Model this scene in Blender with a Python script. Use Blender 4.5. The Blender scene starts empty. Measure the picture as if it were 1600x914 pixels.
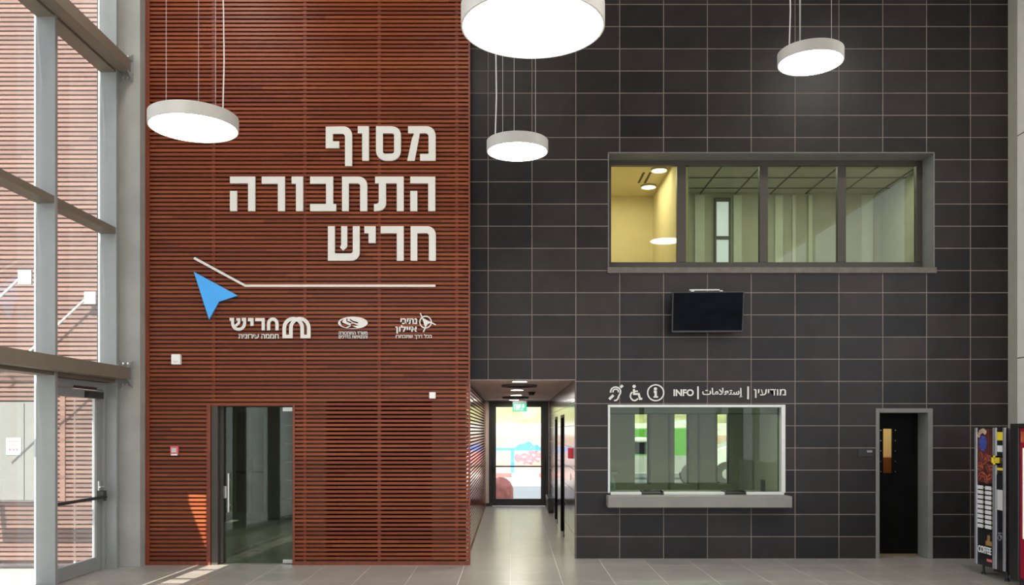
import bpy, bmesh, math, random
from mathutils import Vector, Matrix
random.seed(7)
S = bpy.context.scene
COL = S.collection
PI = math.pi

# ------------------------------------------------------------------ camera, sky, sun, exposure
F = 1350.0                       # focal length in pixels of the 1600 x 914 frame
cd = bpy.data.cameras.new('camera'); cam = bpy.data.objects.new('camera', cd); COL.objects.link(cam)
cam.location = (0, 0, 1.75); cam.rotation_euler = (PI/2, 0, 0)
cd.sensor_width = 36; cd.lens = F/1600*36; cd.shift_y = 216/1600; cd.clip_end = 400
S.camera = cam
S.view_settings.view_transform = 'Standard'; S.view_settings.look = 'None'
S.view_settings.gamma = 1; S.view_settings.use_curve_mapping = False
S.view_settings.exposure = 0.6
SKY, SUN, LAMP = 1.6, 10.0, 14.0
S.cycles.use_denoising = True
S.cycles.max_bounces = 10; S.cycles.transparent_max_bounces = 16
S.cycles.sample_clamp_indirect = 6

w = bpy.data.worlds.new('sky'); S.world = w; w.use_nodes = True
wn = w.node_tree.nodes; wl = w.node_tree.links; wn.clear()
tc = wn.new('ShaderNodeTexCoord'); sx = wn.new('ShaderNodeSeparateXYZ'); rp = wn.new('ShaderNodeValToRGB')
bg = wn.new('ShaderNodeBackground'); ow = wn.new('ShaderNodeOutputWorld')
wl.new(tc.outputs['Generated'], sx.inputs[0]); wl.new(sx.outputs['Z'], rp.inputs[0]); wl.new(rp.outputs[0], bg.inputs[0]); wl.new(bg.outputs[0], ow.inputs[0])
rp.color_ramp.elements[0].position = 0.0; rp.color_ramp.elements[0].color = (0.95, 0.96, 0.98, 1)
rp.color_ramp.elements[1].position = 0.9; rp.color_ramp.elements[1].color = (0.66, 0.80, 1.0, 1)
bg.inputs[1].default_value = SKY
SDX, SDZ = 0.06, 0.70           # the sun travels along (SDX, 1, -SDZ)
sl = bpy.data.lights.new('sun', 'SUN'); so = bpy.data.objects.new('sun', sl); COL.objects.link(so)
sl.energy = SUN; sl.angle = 0.002; sl.color = (1.0, 0.93, 0.82)
so.rotation_euler = Vector((SDX, 1, -SDZ)).to_track_quat('-Z', 'Y').to_euler(); so.location = (-4, -20, 14)

# ------------------------------------------------------------------ materials
def newmat(name):
    m = bpy.data.materials.new(name); m.use_nodes = True
    nt = m.node_tree; b = nt.nodes['Principled BSDF']
    return m, nt, b
def mat(name, col, rough=0.5, metal=0.0, var=0.08, scale=6.0, spec=0.5, emit=0, stretch=(1,1,1), bump=0.0):
    m, nt, b = newmat(name); N = nt.nodes; L = nt.links
    t = N.new('ShaderNodeTexCoord'); mp = N.new('ShaderNodeMapping'); mp.inputs['Scale'].default_value = stretch
    n = N.new('ShaderNodeTexNoise'); n.inputs['Scale'].default_value = scale; n.inputs['Detail'].default_value = 6
    L.new(t.outputs['Object'], mp.inputs[0]); L.new(mp.outputs[0], n.inputs['Vector'])
    r = N.new('ShaderNodeValToRGB'); e = r.color_ramp.elements
    e[0].position = .3; e[1].position = .7
    e[0].color = tuple(max(0, c*(1-var)) for c in col)+(1,); e[1].color = tuple(min(1, c*(1+var)) for c in col)+(1,)
    L.new(n.outputs[0], r.inputs[0]); L.new(r.outputs[0], b.inputs['Base Color'])
    b.inputs['Roughness'].default_value = rough; b.inputs['Metallic'].default_value = metal
    b.inputs['Specular IOR Level'].default_value = spec
    if emit:
        L.new(r.outputs[0], b.inputs['Emission Color']); b.inputs['Emission Strength'].default_value = emit
    if bump:
        bp = N.new('ShaderNodeBump'); bp.inputs['Strength'].default_value = bump; bp.inputs['Distance'].default_value = .01
        L.new(n.outputs[0], bp.inputs['Height']); L.new(bp.outputs[0], b.inputs['Normal'])
    return m
def math_node(nt, op, a, b=None, c=None):
    n = nt.nodes.new('ShaderNodeMath'); n.operation = op
    for i, v in enumerate((a, b, c)):
        if v is None: continue
        if isinstance(v, (int, float)): n.inputs[i].default_value = v
        else: nt.links.new(v, n.inputs[i])
    return n.outputs[0]
def glass(name, tint, base=0.05, rough=0.0, veil=0):
    m = bpy.data.materials.new(name); m.use_nodes = True; nt = m.node_tree; N = nt.nodes; L = nt.links; N.clear()
    o = N.new('ShaderNodeOutputMaterial'); mx = N.new('ShaderNodeMixShader')
    tr = N.new('ShaderNodeBsdfTransparent'); gl = N.new('ShaderNodeBsdfGlossy'); lw = N.new('ShaderNodeLayerWeight')
    no = N.new('ShaderNodeTexNoise'); no.inputs['Scale'].default_value = .8
    cr = N.new('ShaderNodeValToRGB'); cr.color_ramp.elements[0].color = tuple(c*.98 for c in tint)+(1,); cr.color_ramp.elements[1].color = tuple(min(1, c*1.02) for c in tint)+(1,)
    L.new(no.outputs[0], cr.inputs[0]); L.new(cr.outputs[0], tr.inputs[0])
    gl.inputs['Roughness'].default_value = rough
    lw.inputs['Blend'].default_value = 0.5
    p = math_node(nt, 'POWER', lw.outputs['Facing'], 5.0)
    f = math_node(nt, 'MULTIPLY_ADD', p, 1-base, base)
    L.new(f, mx.inputs[0]); L.new(tr.outputs[0], mx.inputs[1]); L.new(gl.outputs[0], mx.inputs[2]); L.new(mx.outputs[0], o.inputs[0])
    if veil:  # mixes in a pale translucent veil that varies with the noise
        tl_ = N.new('ShaderNodeBsdfTranslucent'); tl_.inputs[0].default_value = (.85, .82, .80, 1); m2 = N.new('ShaderNodeMixShader')
        L.new(math_node(nt, 'MULTIPLY', no.outputs[0], veil*2), m2.inputs[0]); L.new(mx.outputs[0], m2.inputs[1]); L.new(tl_.outputs[0], m2.inputs[2]); L.new(m2.outputs[0], o.inputs[0])
    return m
def tile_mat(name, axis, ox, oz, bw, bh, mortar, c1, c2, cm, rough, var=.5, spec=.5, mrough=.8, nscale=2.2):
    """stacked tiles laid in the plane (axis, z) or (x, y)"""
    m, nt, b = newmat(name); N = nt.nodes; L = nt.links
    t = N.new('ShaderNodeTexCoord'); s = N.new('ShaderNodeSeparateXYZ'); c = N.new('ShaderNodeCombineXYZ')
    L.new(t.outputs['Object'], s.inputs[0])
    u = s.outputs['Y' if axis == 'y' else 'X']; v = s.outputs['Y' if axis == 'floor' else 'Z']
    L.new(math_node(nt, 'ADD', u, -ox + 100*bw), c.inputs[0]); L.new(math_node(nt, 'ADD', v, -oz + 100*bh), c.inputs[1])
    k = N.new('ShaderNodeTexBrick'); k.offset = 0; k.squash = 1
    for i, val in (('Scale', 1), ('Mortar Size', mortar), ('Mortar Smooth', .1), ('Bias', 0), ('Brick Width', bw), ('Row Height', bh)): k.inputs[i].default_value = val
    k.inputs['Color1'].default_value = c1+(1,); k.inputs['Color2'].default_value = c2+(1,); k.inputs['Mortar'].default_value = cm+(1,)
    L.new(c.outputs[0], k.inputs['Vector'])
    n = N.new('ShaderNodeTexNoise'); n.inputs['Scale'].default_value = nscale; n.inputs['Detail'].default_value = 7; n.inputs['Roughness'].default_value = .62
    L.new(t.outputs['Object'], n.inputs['Vector'])
    mul = math_node(nt, 'MULTIPLY_ADD', n.outputs[0], var*2, 1-var)
    mx = N.new('ShaderNodeMix'); mx.data_type = 'RGBA'; mx.blend_type = 'MULTIPLY'; mx.inputs[0].default_value = 1
    cc = N.new('ShaderNodeCombineColor'); [L.new(mul, cc.inputs[i]) for i in range(3)]
    L.new(k.outputs['Color'], mx.inputs[6]); L.new(cc.outputs[0], mx.inputs[7]); L.new(mx.outputs[2], b.inputs['Base Color'])
    L.new(math_node(nt, 'MULTIPLY_ADD', k.outputs['Fac'], mrough-rough, rough), b.inputs['Roughness'])
    b.inputs['Specular IOR Level'].default_value = spec
    bp = N.new('ShaderNodeBump'); bp.inputs['Strength'].default_value = .25; bp.inputs['Distance'].default_value = .004; bp.invert = True
    h = math_node(nt, 'MULTIPLY_ADD', n.outputs[0], -.25, k.outputs['Fac'])
    L.new(h, bp.inputs['Height']); L.new(bp.outputs[0], b.inputs['Normal'])
    return m
SLAT = 0.0542
def wood_mat(name, along, pitch, cols, rough=.42, spec=.28):
    """boards one slat pitch high, each with its own tone, grain along the slat"""
    m, nt, b = newmat(name); N = nt.nodes; L = nt.links
    t = N.new('ShaderNodeTexCoord'); s = N.new('ShaderNodeSeparateXYZ'); L.new(t.outputs['Object'], s.inputs[0])
    row = math_node(nt, 'FLOOR', math_node(nt, 'DIVIDE', s.outputs['Z'], pitch))
    u = s.outputs[along]
    off = N.new('ShaderNodeTexWhiteNoise'); off.noise_dimensions = '1D'; L.new(row, off.inputs['W'])
    brd = math_node(nt, 'FLOOR', math_node(nt, 'ADD', math_node(nt, 'DIVIDE', u, 2.3), math_node(nt, 'MULTIPLY', off.outputs['Value'], 3)))
    c2 = N.new('ShaderNodeCombineXYZ'); L.new(row, c2.inputs[0]); L.new(brd, c2.inputs[1])
    wn_ = N.new('ShaderNodeTexWhiteNoise'); wn_.noise_dimensions = '2D'; L.new(c2.outputs[0], wn_.inputs['Vector'])
    mp = N.new('ShaderNodeMapping'); mp.inputs['Scale'].default_value = (1.2, 1.2, 34) if along == 'X' else (1.2, 1.2, 34)
    L.new(t.outputs['Object'], mp.inputs[0])
    g = N.new('ShaderNodeTexNoise'); g.inputs['Scale'].default_value = 3; g.inputs['Detail'].default_value = 8; g.inputs['Roughness'].default_value = .7
    L.new(mp.outputs[0], g.inputs['Vector'])
    f = math_node(nt, 'ADD', math_node(nt, 'MULTIPLY', wn_.outputs['Value'], .55), math_node(nt, 'MULTIPLY', g.outputs[0], .5))
    r = N.new('ShaderNodeValToRGB'); e = r.color_ramp.elements
    e[0].position = .15; e[0].color = cols[0]+(1,); e[1].position = .9; e[1].color = cols[2]+(1,)
    q = e.new(.52); q.color = cols[1]+(1,)
    L.new(f, r.inputs[0]); L.new(r.outputs[0], b.inputs['Base Color'])
    b.inputs['Roughness'].default_value = rough; b.inputs['Specular IOR Level'].default_value = spec
    bp = N.new('ShaderNodeBump'); bp.inputs['Strength'].default_value = .15; bp.inputs['Distance'].default_value = .003
    L.new(g.outputs[0], bp.inputs['Height']); L.new(bp.outputs[0], b.inputs['Normal'])
    return m

M = {}
TW, TH = 68.5/114.3, 34.64/114.3
M['tile'] = tile_mat('slate_tile_wall', 'x', 1.472, 0, TW, TH, .0055, (.012, .0108, .0118), (.028, .022, .0215), (.185, .155, .135), .38, .5, .22)
M['tile_side'] = tile_mat('slate_tile_passage', 'y', 11.81, 0, .6, TH, .0035, (.036, .032, .031), (.048, .041, .039), (.20, .18, .165), .16, .4, .6)
M['floor'] = tile_mat('floor_tile', 'floor', -.02, 11.25, .6, .6, .0038, (.265, .248, .218), (.30, .278, .246), (.56, .52, .47), .30, .25, .5, .5, 3.5)
WC = ((.13, .021, .006), (.19, .037, .009), (.255, .058, .014))
M['wood'] = wood_mat('timber_slats', 'X', SLAT, WC)
M['wood_side'] = wood_mat('timber_slats_passage', 'Y', SLAT, WC, .13, .9)
M['wood_out'] = wood_mat('timber_slats_outdoors', 'X', .059, ((.14, .075, .060), (.185, .10, .079), (.235, .13, .10)), .6)
M['wood_trim'] = mat('timber_trim', (.15, .030, .010), .45, var=.25, stretch=(3, 3, .4))
M['batten'] = mat('timber_batten', (.10, .022, .009), .6, var=.2)
M['backing'] = mat('backing_board', (.080, .054, .047), .8, var=.2)
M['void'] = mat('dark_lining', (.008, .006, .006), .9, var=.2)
M['white'] = mat('white_lettering', (.60, .585, .545), .5, var=.02)
M['blue'] = mat('blue_sign', (.05, .34, .78), .45, var=.03)
M['concrete'] = mat('column_concrete', (.27, .265, .245), .7, var=.12, scale=2.5, bump=.1)
M['plaster'] = mat('grey_plaster', (.15, .148, .138), .8, var=.08, scale=5)
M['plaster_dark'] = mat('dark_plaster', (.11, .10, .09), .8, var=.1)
M['ceiling'] = mat('ceiling_paint', (.62, .60, .56), .85, var=.03)
M['passage_ceiling'] = mat('passage_ceiling_paint', (.66, .56, .49), .8, var=.03)
M['alu'] = mat('grey_aluminium', (.25, .257, .252), .45, .2, var=.04)
M['alu_dark'] = mat('dark_bronze_aluminium', (.028, .026, .023), .45, .2, var=.06)
M['alu_mid'] = mat('bronze_window_frame', (.05, .042, .034), .5, .2, var=.06)
M['alu_light'] = mat('light_aluminium', (.55, .56, .53), .4, .2, var=.03)
M['beam'] = mat('beam_paint', (.15, .125, .095), .55, .1, var=.06)
M['gasket'] = mat('white_gasket', (.48, .50, .51), .4, var=.02)
M['steel'] = mat('brushed_steel', (.62, .61, .58), .28, .9, var=.08, stretch=(1, 1, 20))
M['black'] = mat('black_plastic', (.012, .012, .013), .4, var=.2)
M['screen'] = mat('dark_screen', (.004, .005, .008), .3, var=.3, spec=.02)
M['lamp_body'] = mat('lamp_white', (.37, .355, .33), .5, var=.03)
M['diffuser'] = mat('lamp_diffuser', (1, .98, .95), .5, var=.005, emit=LAMP)
M['diffuser_warm'] = mat('warm_lamp', (1, .86, .60), .5, var=.01, emit=3)
M['downlight'] = mat('downlight_glow', (1, .9, .78), .5, var=.01, emit=22)
M['wire'] = mat('steel_wire', (.42, .40, .38), .5, .4)
M['cord'] = mat('grey_cord', (.55, .52, .52), .6)
M['glass_left'] = glass('facade_glass', (.93, .96, .965), .07, veil=.05)
M['glass_door'] = glass('tinted_door_glass', (.62, .70, .58), .045)
M['glass_room'] = glass('green_window_glass', (.74, .84, .76), .05)
M['glass_upper'] = glass('upper_window_glass', (.82, .85, .74), .035)
M['glass_info'] = glass('office_window_glass', (.64, .71, .61), .028)
M['glass_clear'] = glass('clear_glass', (.95, .97, .96), .03)
M['sill'] = mat('stone_sill', (.105, .092, .078), .6, var=.2, scale=9)
M['counter'] = mat('counter_stone', (.19, .178, .158), .5, var=.08, scale=4)
M['door_black'] = mat('black_door', (.004, .004, .004), .5, var=.2, spec=.05)
M['room_wall'] = mat('room_wall', (.44, .44, .38), .85, var=.05)
M['info_wall'] = mat('info_room_wall', (.30, .31, .27), .85, var=.05)
M['cream'] = mat('cream_room_wall', (.68, .60, .40), .8, var=.03)
M['pale_strip'] = mat('pale_strips', (.60, .62, .56), .7, var=.04)
M['grey_door'] = mat('grey_metal_door', (.175, .172, .16), .55, .1, var=.04)
M['paper'] = mat('white_paper', (.50, .49, .48), .7, var=.02)
M['red'] = mat('red_plastic', (.50, .015, .02), .4, var=.06)
M['pink_red'] = mat('pale_red_plastic', (.62, .12, .15), .35, var=.08)
M['white_plastic'] = mat('white_plastic', (.74, .73, .70), .4, var=.02)
M['green_sign'] = mat('lit_green_sign', (.0, .36, .19), .4, var=.05, emit=.45)
M['white_lit'] = mat('lit_white_print', (.7, .85, .78), .4, var=.02, emit=.4)
M['paving'] = mat('outdoor_paving', (.42, .40, .37), .85, var=.08, scale=1.2)
M['asphalt'] = mat('pale_road', (.33, .32, .315), .9, var=.1, scale=.8)
M['kerb_white'] = mat('kerb_white', (.72, .70, .68), .8)
M['kerb_red'] = mat('kerb_red', (.62, .10, .09), .8)
M['rail_blue'] = mat('blue_paint', (.03, .17, .62), .5)
M['far_wall'] = mat('sandy_wall', (.33, .235, .19), .9, var=.2, scale=1.5)
M['far_cap'] = mat('pale_embankment', (.50, .46, .41), .9, var=.15, scale=1)
M['graffiti'] = mat('red_graffiti', (.62, .10, .13), .7, var=.3)
M['grass'] = mat('dry_grass_hill', (.27, .265, .12), .95, var=.4, scale=1.2, bump=.5)
M['rock'] = mat('red_boulder', (.45, .13, .10), .8, var=.4, scale=5)
M['bus_green'] = mat('green_coachwork', (.055, .20, .018), .35, var=.04)
M['bus_grey'] = mat('grey_coachwork', (.20, .21, .21), .5, var=.06)
M['car_white'] = mat('white_car_paint', (.45, .45, .45), .3, var=.02)
M['tyre'] = mat('tyre_rubber', (.03, .03, .03), .8)
M['tray'] = mat('dark_metal_tray', (.07, .07, .06), .4, .5)
M['bottle'] = mat('pale_blue_bottle', (.55, .66, .70), .3, var=.05)
M['machine'] = mat('machine_dark_purple', (.065, .050, .058), .35, .2, var=.05)
M['silver'] = mat('silver_trim', (.50, .50, .53), .35, .7, var=.05)
M['machine_panel'] = mat('machine_black_panel', (.012, .011, .013), .2, var=.1)
M['coffee_brown'] = mat('coffee_picture_brown', (.075, .020, .014), .4, var=.5, scale=9)
M['bean'] = mat('coffee_bean_print', (.26, .055, .035), .5, var=.4, scale=14)
M['bean_dark'] = mat('coffee_bean_crease', (.04, .012, .008), .5, var=.2)
M['cup_blue'] = mat('blue_cup_print', (.05, .07, .30), .4, var=.5, scale=25)
M['cream_print'] = mat('cream_print', (.50, .38, .28), .5, var=.2)
M['label_white'] = mat('white_button_label', (.66, .65, .66), .5, var=.04)
M['button_green'] = mat('greenish_button', (.22, .25, .08), .5, var=.1)
M['yellow'] = mat('yellow_plastic', (.72, .56, .03), .45, var=.06)
M['gold'] = mat('gold_print', (.30, .17, .05), .4, var=.3, scale=20)
M['machine_red'] = mat('red_machine_front', (.26, .004, .025), .35, var=.06)
M['machine_light'] = mat('pale_lit_panel', (.74, .78, .70), .4, var=.03, emit=.25)
M['orange_print'] = mat('orange_red_print', (.45, .09, .04), .5, var=.5, scale=10)
M['bamboo'] = mat('hall_white_panel', (.66, .64, .58), .6, var=.03)
M['olive'] = mat('olive_grey_pilaster', (.30, .29, .24), .7, var=.05)
M['amber'] = mat('lit_room_beyond', (.85, .56, .20), .6, var=.03)
M['amber_dark'] = mat('brown_cabinet_beyond', (.26, .10, .025), .6, var=.2)

# ------------------------------------------------------------------ mesh helpers
class MB:
    def __init__(s): s.v = []; s.f = []; s.mi = []
    def quad(s, vs, mi=0):
        n = len(s.v); s.v += [Vector(p) for p in vs]; s.f.append(tuple(range(n, n+len(vs)))); s.mi.append(mi)
    def box(s, x0, x1, y0, y1, z0, z1, mi=0):
        n = len(s.v)
        s.v += [Vector(p) for p in ((x0,y0,z0),(x1,y0,z0),(x1,y1,z0),(x0,y1,z0),(x0,y0,z1),(x1,y0,z1),(x1,y1,z1),(x0,y1,z1))]
        for q in ((3,2,1,0),(4,5,6,7),(0,1,5,4),(1,2,6,5),(2,3,7,6),(3,0,4,7)):
            s.f.append(tuple(n+i for i in q)); s.mi.append(mi)
        return s
    def ring(s, rings, mi=0, cap=True):
        n0 = len(s.v); k = len(rings[0])
        for r in rings: s.v += [Vector(p) for p in r]
        for i in range(len(rings)-1):
            for j in range(k):
                a = n0+i*k+j; b = n0+i*k+(j+1) % k
                s.f.append((a, b, b+k, a+k)); s.mi.append(mi)
        if cap:
            s.f.append(tuple(n0+j for j in reversed(range(k)))); s.mi.append(mi)
            e = n0+(len(rings)-1)*k; s.f.append(tuple(e+j for j in range(k))); s.mi.append(mi)
        return s
    def tube(s, pts, r, n=10, mi=0):
        pts = [Vector(p) for p in pts]; rings = []
        for i, p in enumerate(pts):
            d = (pts[min(i+1, len(pts)-1)]-pts[max(i-1, 0)]).normalized()
            a = d.cross(Vector((0, 0, 1)) if abs(d.z) < .9 else Vector((1, 0, 0))).normalized(); b = d.cross(a)
            rr = r[i] if isinstance(r, (list, tuple)) else r
            rings.append([p+(a*math.cos(t)+b*math.sin(t))*rr for t in (2*PI*j/n for j in range(n))])
        return s.ring(rings, mi)
    def lathe(s, prof, c=(0, 0, 0), axis='z', n=48, mi=0, cap=True):
        rings = []
        for r, h in prof:
            ring = []
            for j in range(n):
                t = 2*PI*j/n; a, b = r*math.cos(t), r*math.sin(t)
                ring.append({'z': (c[0]+a, c[1]+b, c[2]+h), 'y': (c[0]+a, c[1]+h, c[2]+b), 'x': (c[0]+h, c[1]+a, c[2]+b)}[axis])
            rings.append(ring)
        return s.ring(rings, mi, cap)
    def ell(s, c, r, n=16, m=10, mi=0, rot=None):
        R = rot or Matrix.Identity(3); rings = []
        for i in range(1, m):
            p = PI*i/m
            rings.append([Vector(c)+R @ Vector((r[0]*math.sin(p)*math.cos(2*PI*j/n), r[1]*math.sin(p)*math.sin(2*PI*j/n), -r[2]*math.cos(p))) for j in range(n)])
        return s.ring(rings, mi)
    def prism(s, poly, y0, y1, mi=0):            # outline in (x, z), given depth along y
        return s.ring([[(x, y1, z) for x, z in poly], [(x, y0, z) for x, z in poly]], mi)
    def prism_x(s, poly, x0, x1, mi=0):          # outline in (y, z)
        return s.ring([[(x0, y, z) for y, z in poly], [(x1, y, z) for y, z in poly]], mi)
    def stroke(s, pts, wd, y0, y1, mi=0, closed=False):     # flat mitred stroke in the (x, z) plane
        P = [Vector((p[0], p[1])) for p in pts]
        P = [p for i, p in enumerate(P) if i == 0 or (p-P[i-1]).length > 1e-5]
        if closed and (P[0]-P[-1]).length < 1e-4: P.pop()
        m = len(P); Lf = []; Rt = []
        for i in range(m):
            a = P[i-1] if (i > 0 or closed) else None; c = P[(i+1) % m] if (i < m-1 or closed) else None
            d1 = (P[i]-a).normalized() if a is not None else None; d2 = (c-P[i]).normalized() if c is not None else None
            d1 = d1 or d2; d2 = d2 or d1
            n1 = Vector((-d1.y, d1.x)); n2 = Vector((-d2.y, d2.x)); n = (n1+n2).normalized()
            k = wd/2/max(.5, n.dot(n1)); Lf.append(P[i]+n*k); Rt.append(P[i]-n*k)
        n0 = len(s.v)
        for l, r in zip(Lf, Rt): s.v += [Vector((l.x, y0, l.y)), Vector((r.x, y0, r.y)), Vector((r.x, y1, r.y)), Vector((l.x, y1, l.y))]
        for i in range(m if closed else m-1):
            e, g = n0+4*i, n0+4*((i+1) % m)
            for j in range(4): s.f.append((e+j, e+(j+1) % 4, g+(j+1) % 4, g+j)); s.mi.append(mi)
        if not closed:
            s.f.append((n0, n0+1, n0+2, n0+3)); s.f.append((n0+4*m-1, n0+4*m-2, n0+4*m-3, n0+4*m-4)); s.mi += [mi, mi]
        return s
    def mesh(s, me, fn, mi=0):
        n = len(s.v); s.v += [Vector(fn(v.co)) for v in me.vertices]
        for p in me.polygons: s.f.append(tuple(n+i for i in p.vertices)); s.mi.append(mi)
        return s
    def build(s, name, m, parent=None, smooth=False, bevel=0, origin=None):
        me = bpy.data.meshes.new(name)
        o = bpy.data.objects.new(name, me); COL.objects.link(o)
        org = Vector((0, 0, 0))
        if parent is not None:
            o.parent = parent; p = parent
            while p is not None: org += p.location; p = p.parent
        elif origin is not None:
            if origin == 'base':
                xs = [v.x for v in s.v]; ys = [v.y for v in s.v]; zs = [v.z for v in s.v]
                org = Vector(((min(xs)+max(xs))/2, (min(ys)+max(ys))/2, min(zs)))
            else: org = Vector(origin)
            o.location = org
        me.from_pydata([tuple(v-org) for v in s.v], [], s.f)
        for x in (m if isinstance(m, (list, tuple)) else [m]): me.materials.append(M[x] if isinstance(x, str) else x)
        me.polygons.foreach_set('material_index', s.mi)
        bm = bmesh.new(); bm.from_mesh(me); bmesh.ops.recalc_face_normals(bm, faces=bm.faces); bm.to_mesh(me); bm.free()
        if smooth:
            me.polygons.foreach_set('use_smooth', [True]*len(me.polygons)); me.set_sharp_from_angle(angle=.6)
        if bevel:
            bv = o.modifiers.new('bevel', 'BEVEL'); bv.width = bevel; bv.segments = 2; bv.limit_method = 'ANGLE'
        me.update(); return o
def tag(o, label, cat, group=None):
    o['label'] = label; o['category'] = cat
    if group: o['group'] = group
    return o
def thing(name, label, cat, loc, group=None):
    o = bpy.data.objects.new(name, None); COL.objects.link(o); o.location = loc; o.empty_display_size = .1
    return tag(o, label, cat, group)
def struct(o): o['kind'] = 'structure'; return o
def sroot(name, loc=(0, 0, 0)):
    o = bpy.data.objects.new(name, None); COL.objects.link(o); o.location = loc; o.empty_display_size = .1
    return struct(o)
def at(x, y, Y): return Vector(((x-800)*Y/F, Y, 1.75+(673-y)*Y/F))     # a measured point of the photo at its own distance
def at2(x, y, Y): p = at(x, y, Y); return (p.x, p.z)
def copy_tree(o, parent=None):
    c = o.copy(); COL.objects.link(c)
    if parent is not None: c.parent = parent
    for ch in list(o.children): copy_tree(ch, c)
    return c
def wall_grid(x0, x1, z0, z1, holes, T):
    """wall in (u, z) with rectangular holes; T(u, d, z) places a point, d = 0 front, 1 back"""
    us = sorted({x0, x1, *[h[0] for h in holes], *[h[1] for h in holes]}); zs = sorted({z0, z1, *[h[2] for h in holes], *[h[3] for h in holes]})
    us = [u for u in us if x0 <= u <= x1]; zs = [z for z in zs if z0 <= z <= z1]
    def solid(i, j):
        if i < 0 or j < 0 or i >= len(us)-1 or j >= len(zs)-1: return False
        cu, cz = (us[i]+us[i+1])/2, (zs[j]+zs[j+1])/2
        return not any(h[0] < cu < h[1] and h[2] < cz < h[3] for h in holes)
    b = MB()
    for i in range(len(us)-1):
        for j in range(len(zs)-1):
            if not solid(i, j): continue
            a, c, e, g = us[i], us[i+1], zs[j], zs[j+1]
            b.quad([T(a,0,e), T(c,0,e), T(c,0,g), T(a,0,g)]); b.quad([T(a,1,g), T(c,1,g), T(c,1,e), T(a,1,e)])
            if not solid(i-1, j): b.quad([T(a,0,e), T(a,0,g), T(a,1,g), T(a,1,e)])
            if not solid(i+1, j): b.quad([T(c,0,g), T(c,0,e), T(c,1,e), T(c,1,g)])
            if not solid(i, j-1): b.quad([T(c,0,e), T(a,0,e), T(a,1,e), T(c,1,e)])
            if not solid(i, j+1): b.quad([T(a,0,g), T(c,0,g), T(c,1,g), T(a,1,g)])
    return b
def weld(o):
    bm = bmesh.new(); bm.from_mesh(o.data); bmesh.ops.remove_doubles(bm, verts=bm.verts, dist=1e-5)
    bmesh.ops.recalc_face_normals(bm, faces=bm.faces); bm.to_mesh(o.data); bm.free(); return o
def curve_mesh(polys, depth, off=0):
    c = bpy.data.curves.new('outline', 'CURVE'); c.dimensions = '2D'; c.fill_mode = 'BOTH'; c.extrude = depth/2
    for p in polys:
        s = c.splines.new('POLY'); s.points.add(len(p)-1); s.use_cyclic_u = True
        for q, pt in zip(s.points, p): q.co = (pt[0], pt[1], 0, 1)
    o = bpy.data.objects.new('outline', c); COL.objects.link(o)
    me = bpy.data.meshes.new_from_object(o.evaluated_get(bpy.context.evaluated_depsgraph_get()))
    bpy.data.objects.remove(o); return me
def plate(polys, y_front, depth):                # outlines with holes in (x, z), y_front faces the hall
    me = curve_mesh(polys, depth)
    return MB().mesh(me, lambda c: (c.x, y_front+depth/2-c.z, c.y))
def text_mesh(txt, x0, x1, z0, z1, y_front, depth, bold=.012):
    c = bpy.data.curves.new('lettering', 'FONT'); c.body = txt; c.extrude = .02; c.offset = bold; c.resolution_u = 4
    o = bpy.data.objects.new('lettering', c); COL.objects.link(o)
    me = bpy.data.meshes.new_from_object(o.evaluated_get(bpy.context.evaluated_depsgraph_get()))
    bpy.data.objects.remove(o)
    xs = [v.co.x for v in me.vertices]; ys = [v.co.y for v in me.vertices]
    a, b_, p, q = min(xs), max(xs), min(ys), max(ys)
    return MB().mesh(me, lambda k: (x0+(k.x-a)/(b_-a)*(x1-x0), y_front+depth/2-k.z/.02*depth/2, z0+(k.y-p)/(q-p)*(z1-z0)))
def arc(cx, cy, r, a0, a1, n=8, ry=None):
    return [(cx+r*math.cos(math.radians(a0+(a1-a0)*i/n)), cy+(ry or r)*math.sin(math.radians(a0+(a1-a0)*i/n))) for i in range(n+1)]

YW, YT, YB, ZC = 11.25, 11.81, -2.0, 10.6         # timber wall, tile wall, back wall, ceiling
XL, XR = -5.24, 6.78
# ------------------------------------------------------------------ ground, floor, ceiling
struct(MB().box(XL-.1, XR+.2, YB, 20.1, -.05, 0).build('floor', 'floor'))
struct(MB().box(-60, 60, -30, 31.9, -.35, -.055).build('ground_outdoors', 'paving'))
struct(MB().box(-60, 60, 31.9, 90, -.35, .02).build('ground_verge', 'asphalt'))
struct(MB().box(XL-.2, XR+.3, YB-.2, 12.5, ZC, ZC+.3).build('ceiling', 'ceiling'))
struct(MB().box(-6.6, XR+.3, 12.5, 20.35, 3.0, 3.2).build('roof_rear', 'ceiling'))
# unseen disc lights added out of the picture to brighten the hall
for i, (x, y, z) in enumerate(((-3.0, 2.2, 4.4), (3.2, 2.4, 4.6), (-3.4, 4.9, 5.6), (4.6, 5.2, 5.4), (1.2, 1.0, 5.2), (5.2, 8.6, 7.9), (-.6, 7.0, 8.6), (-4.0, 9.0, 8.4))):
    hl = bpy.data.lights.new('hall_fill', 'AREA'); ho = bpy.data.objects.new('hall_fill', hl); COL.objects.link(ho)
    hl.shape = 'DISK'; hl.size = .7; hl.energy = 60; hl.color = (1, .96, .90); ho.location = (x, y, z)

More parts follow.
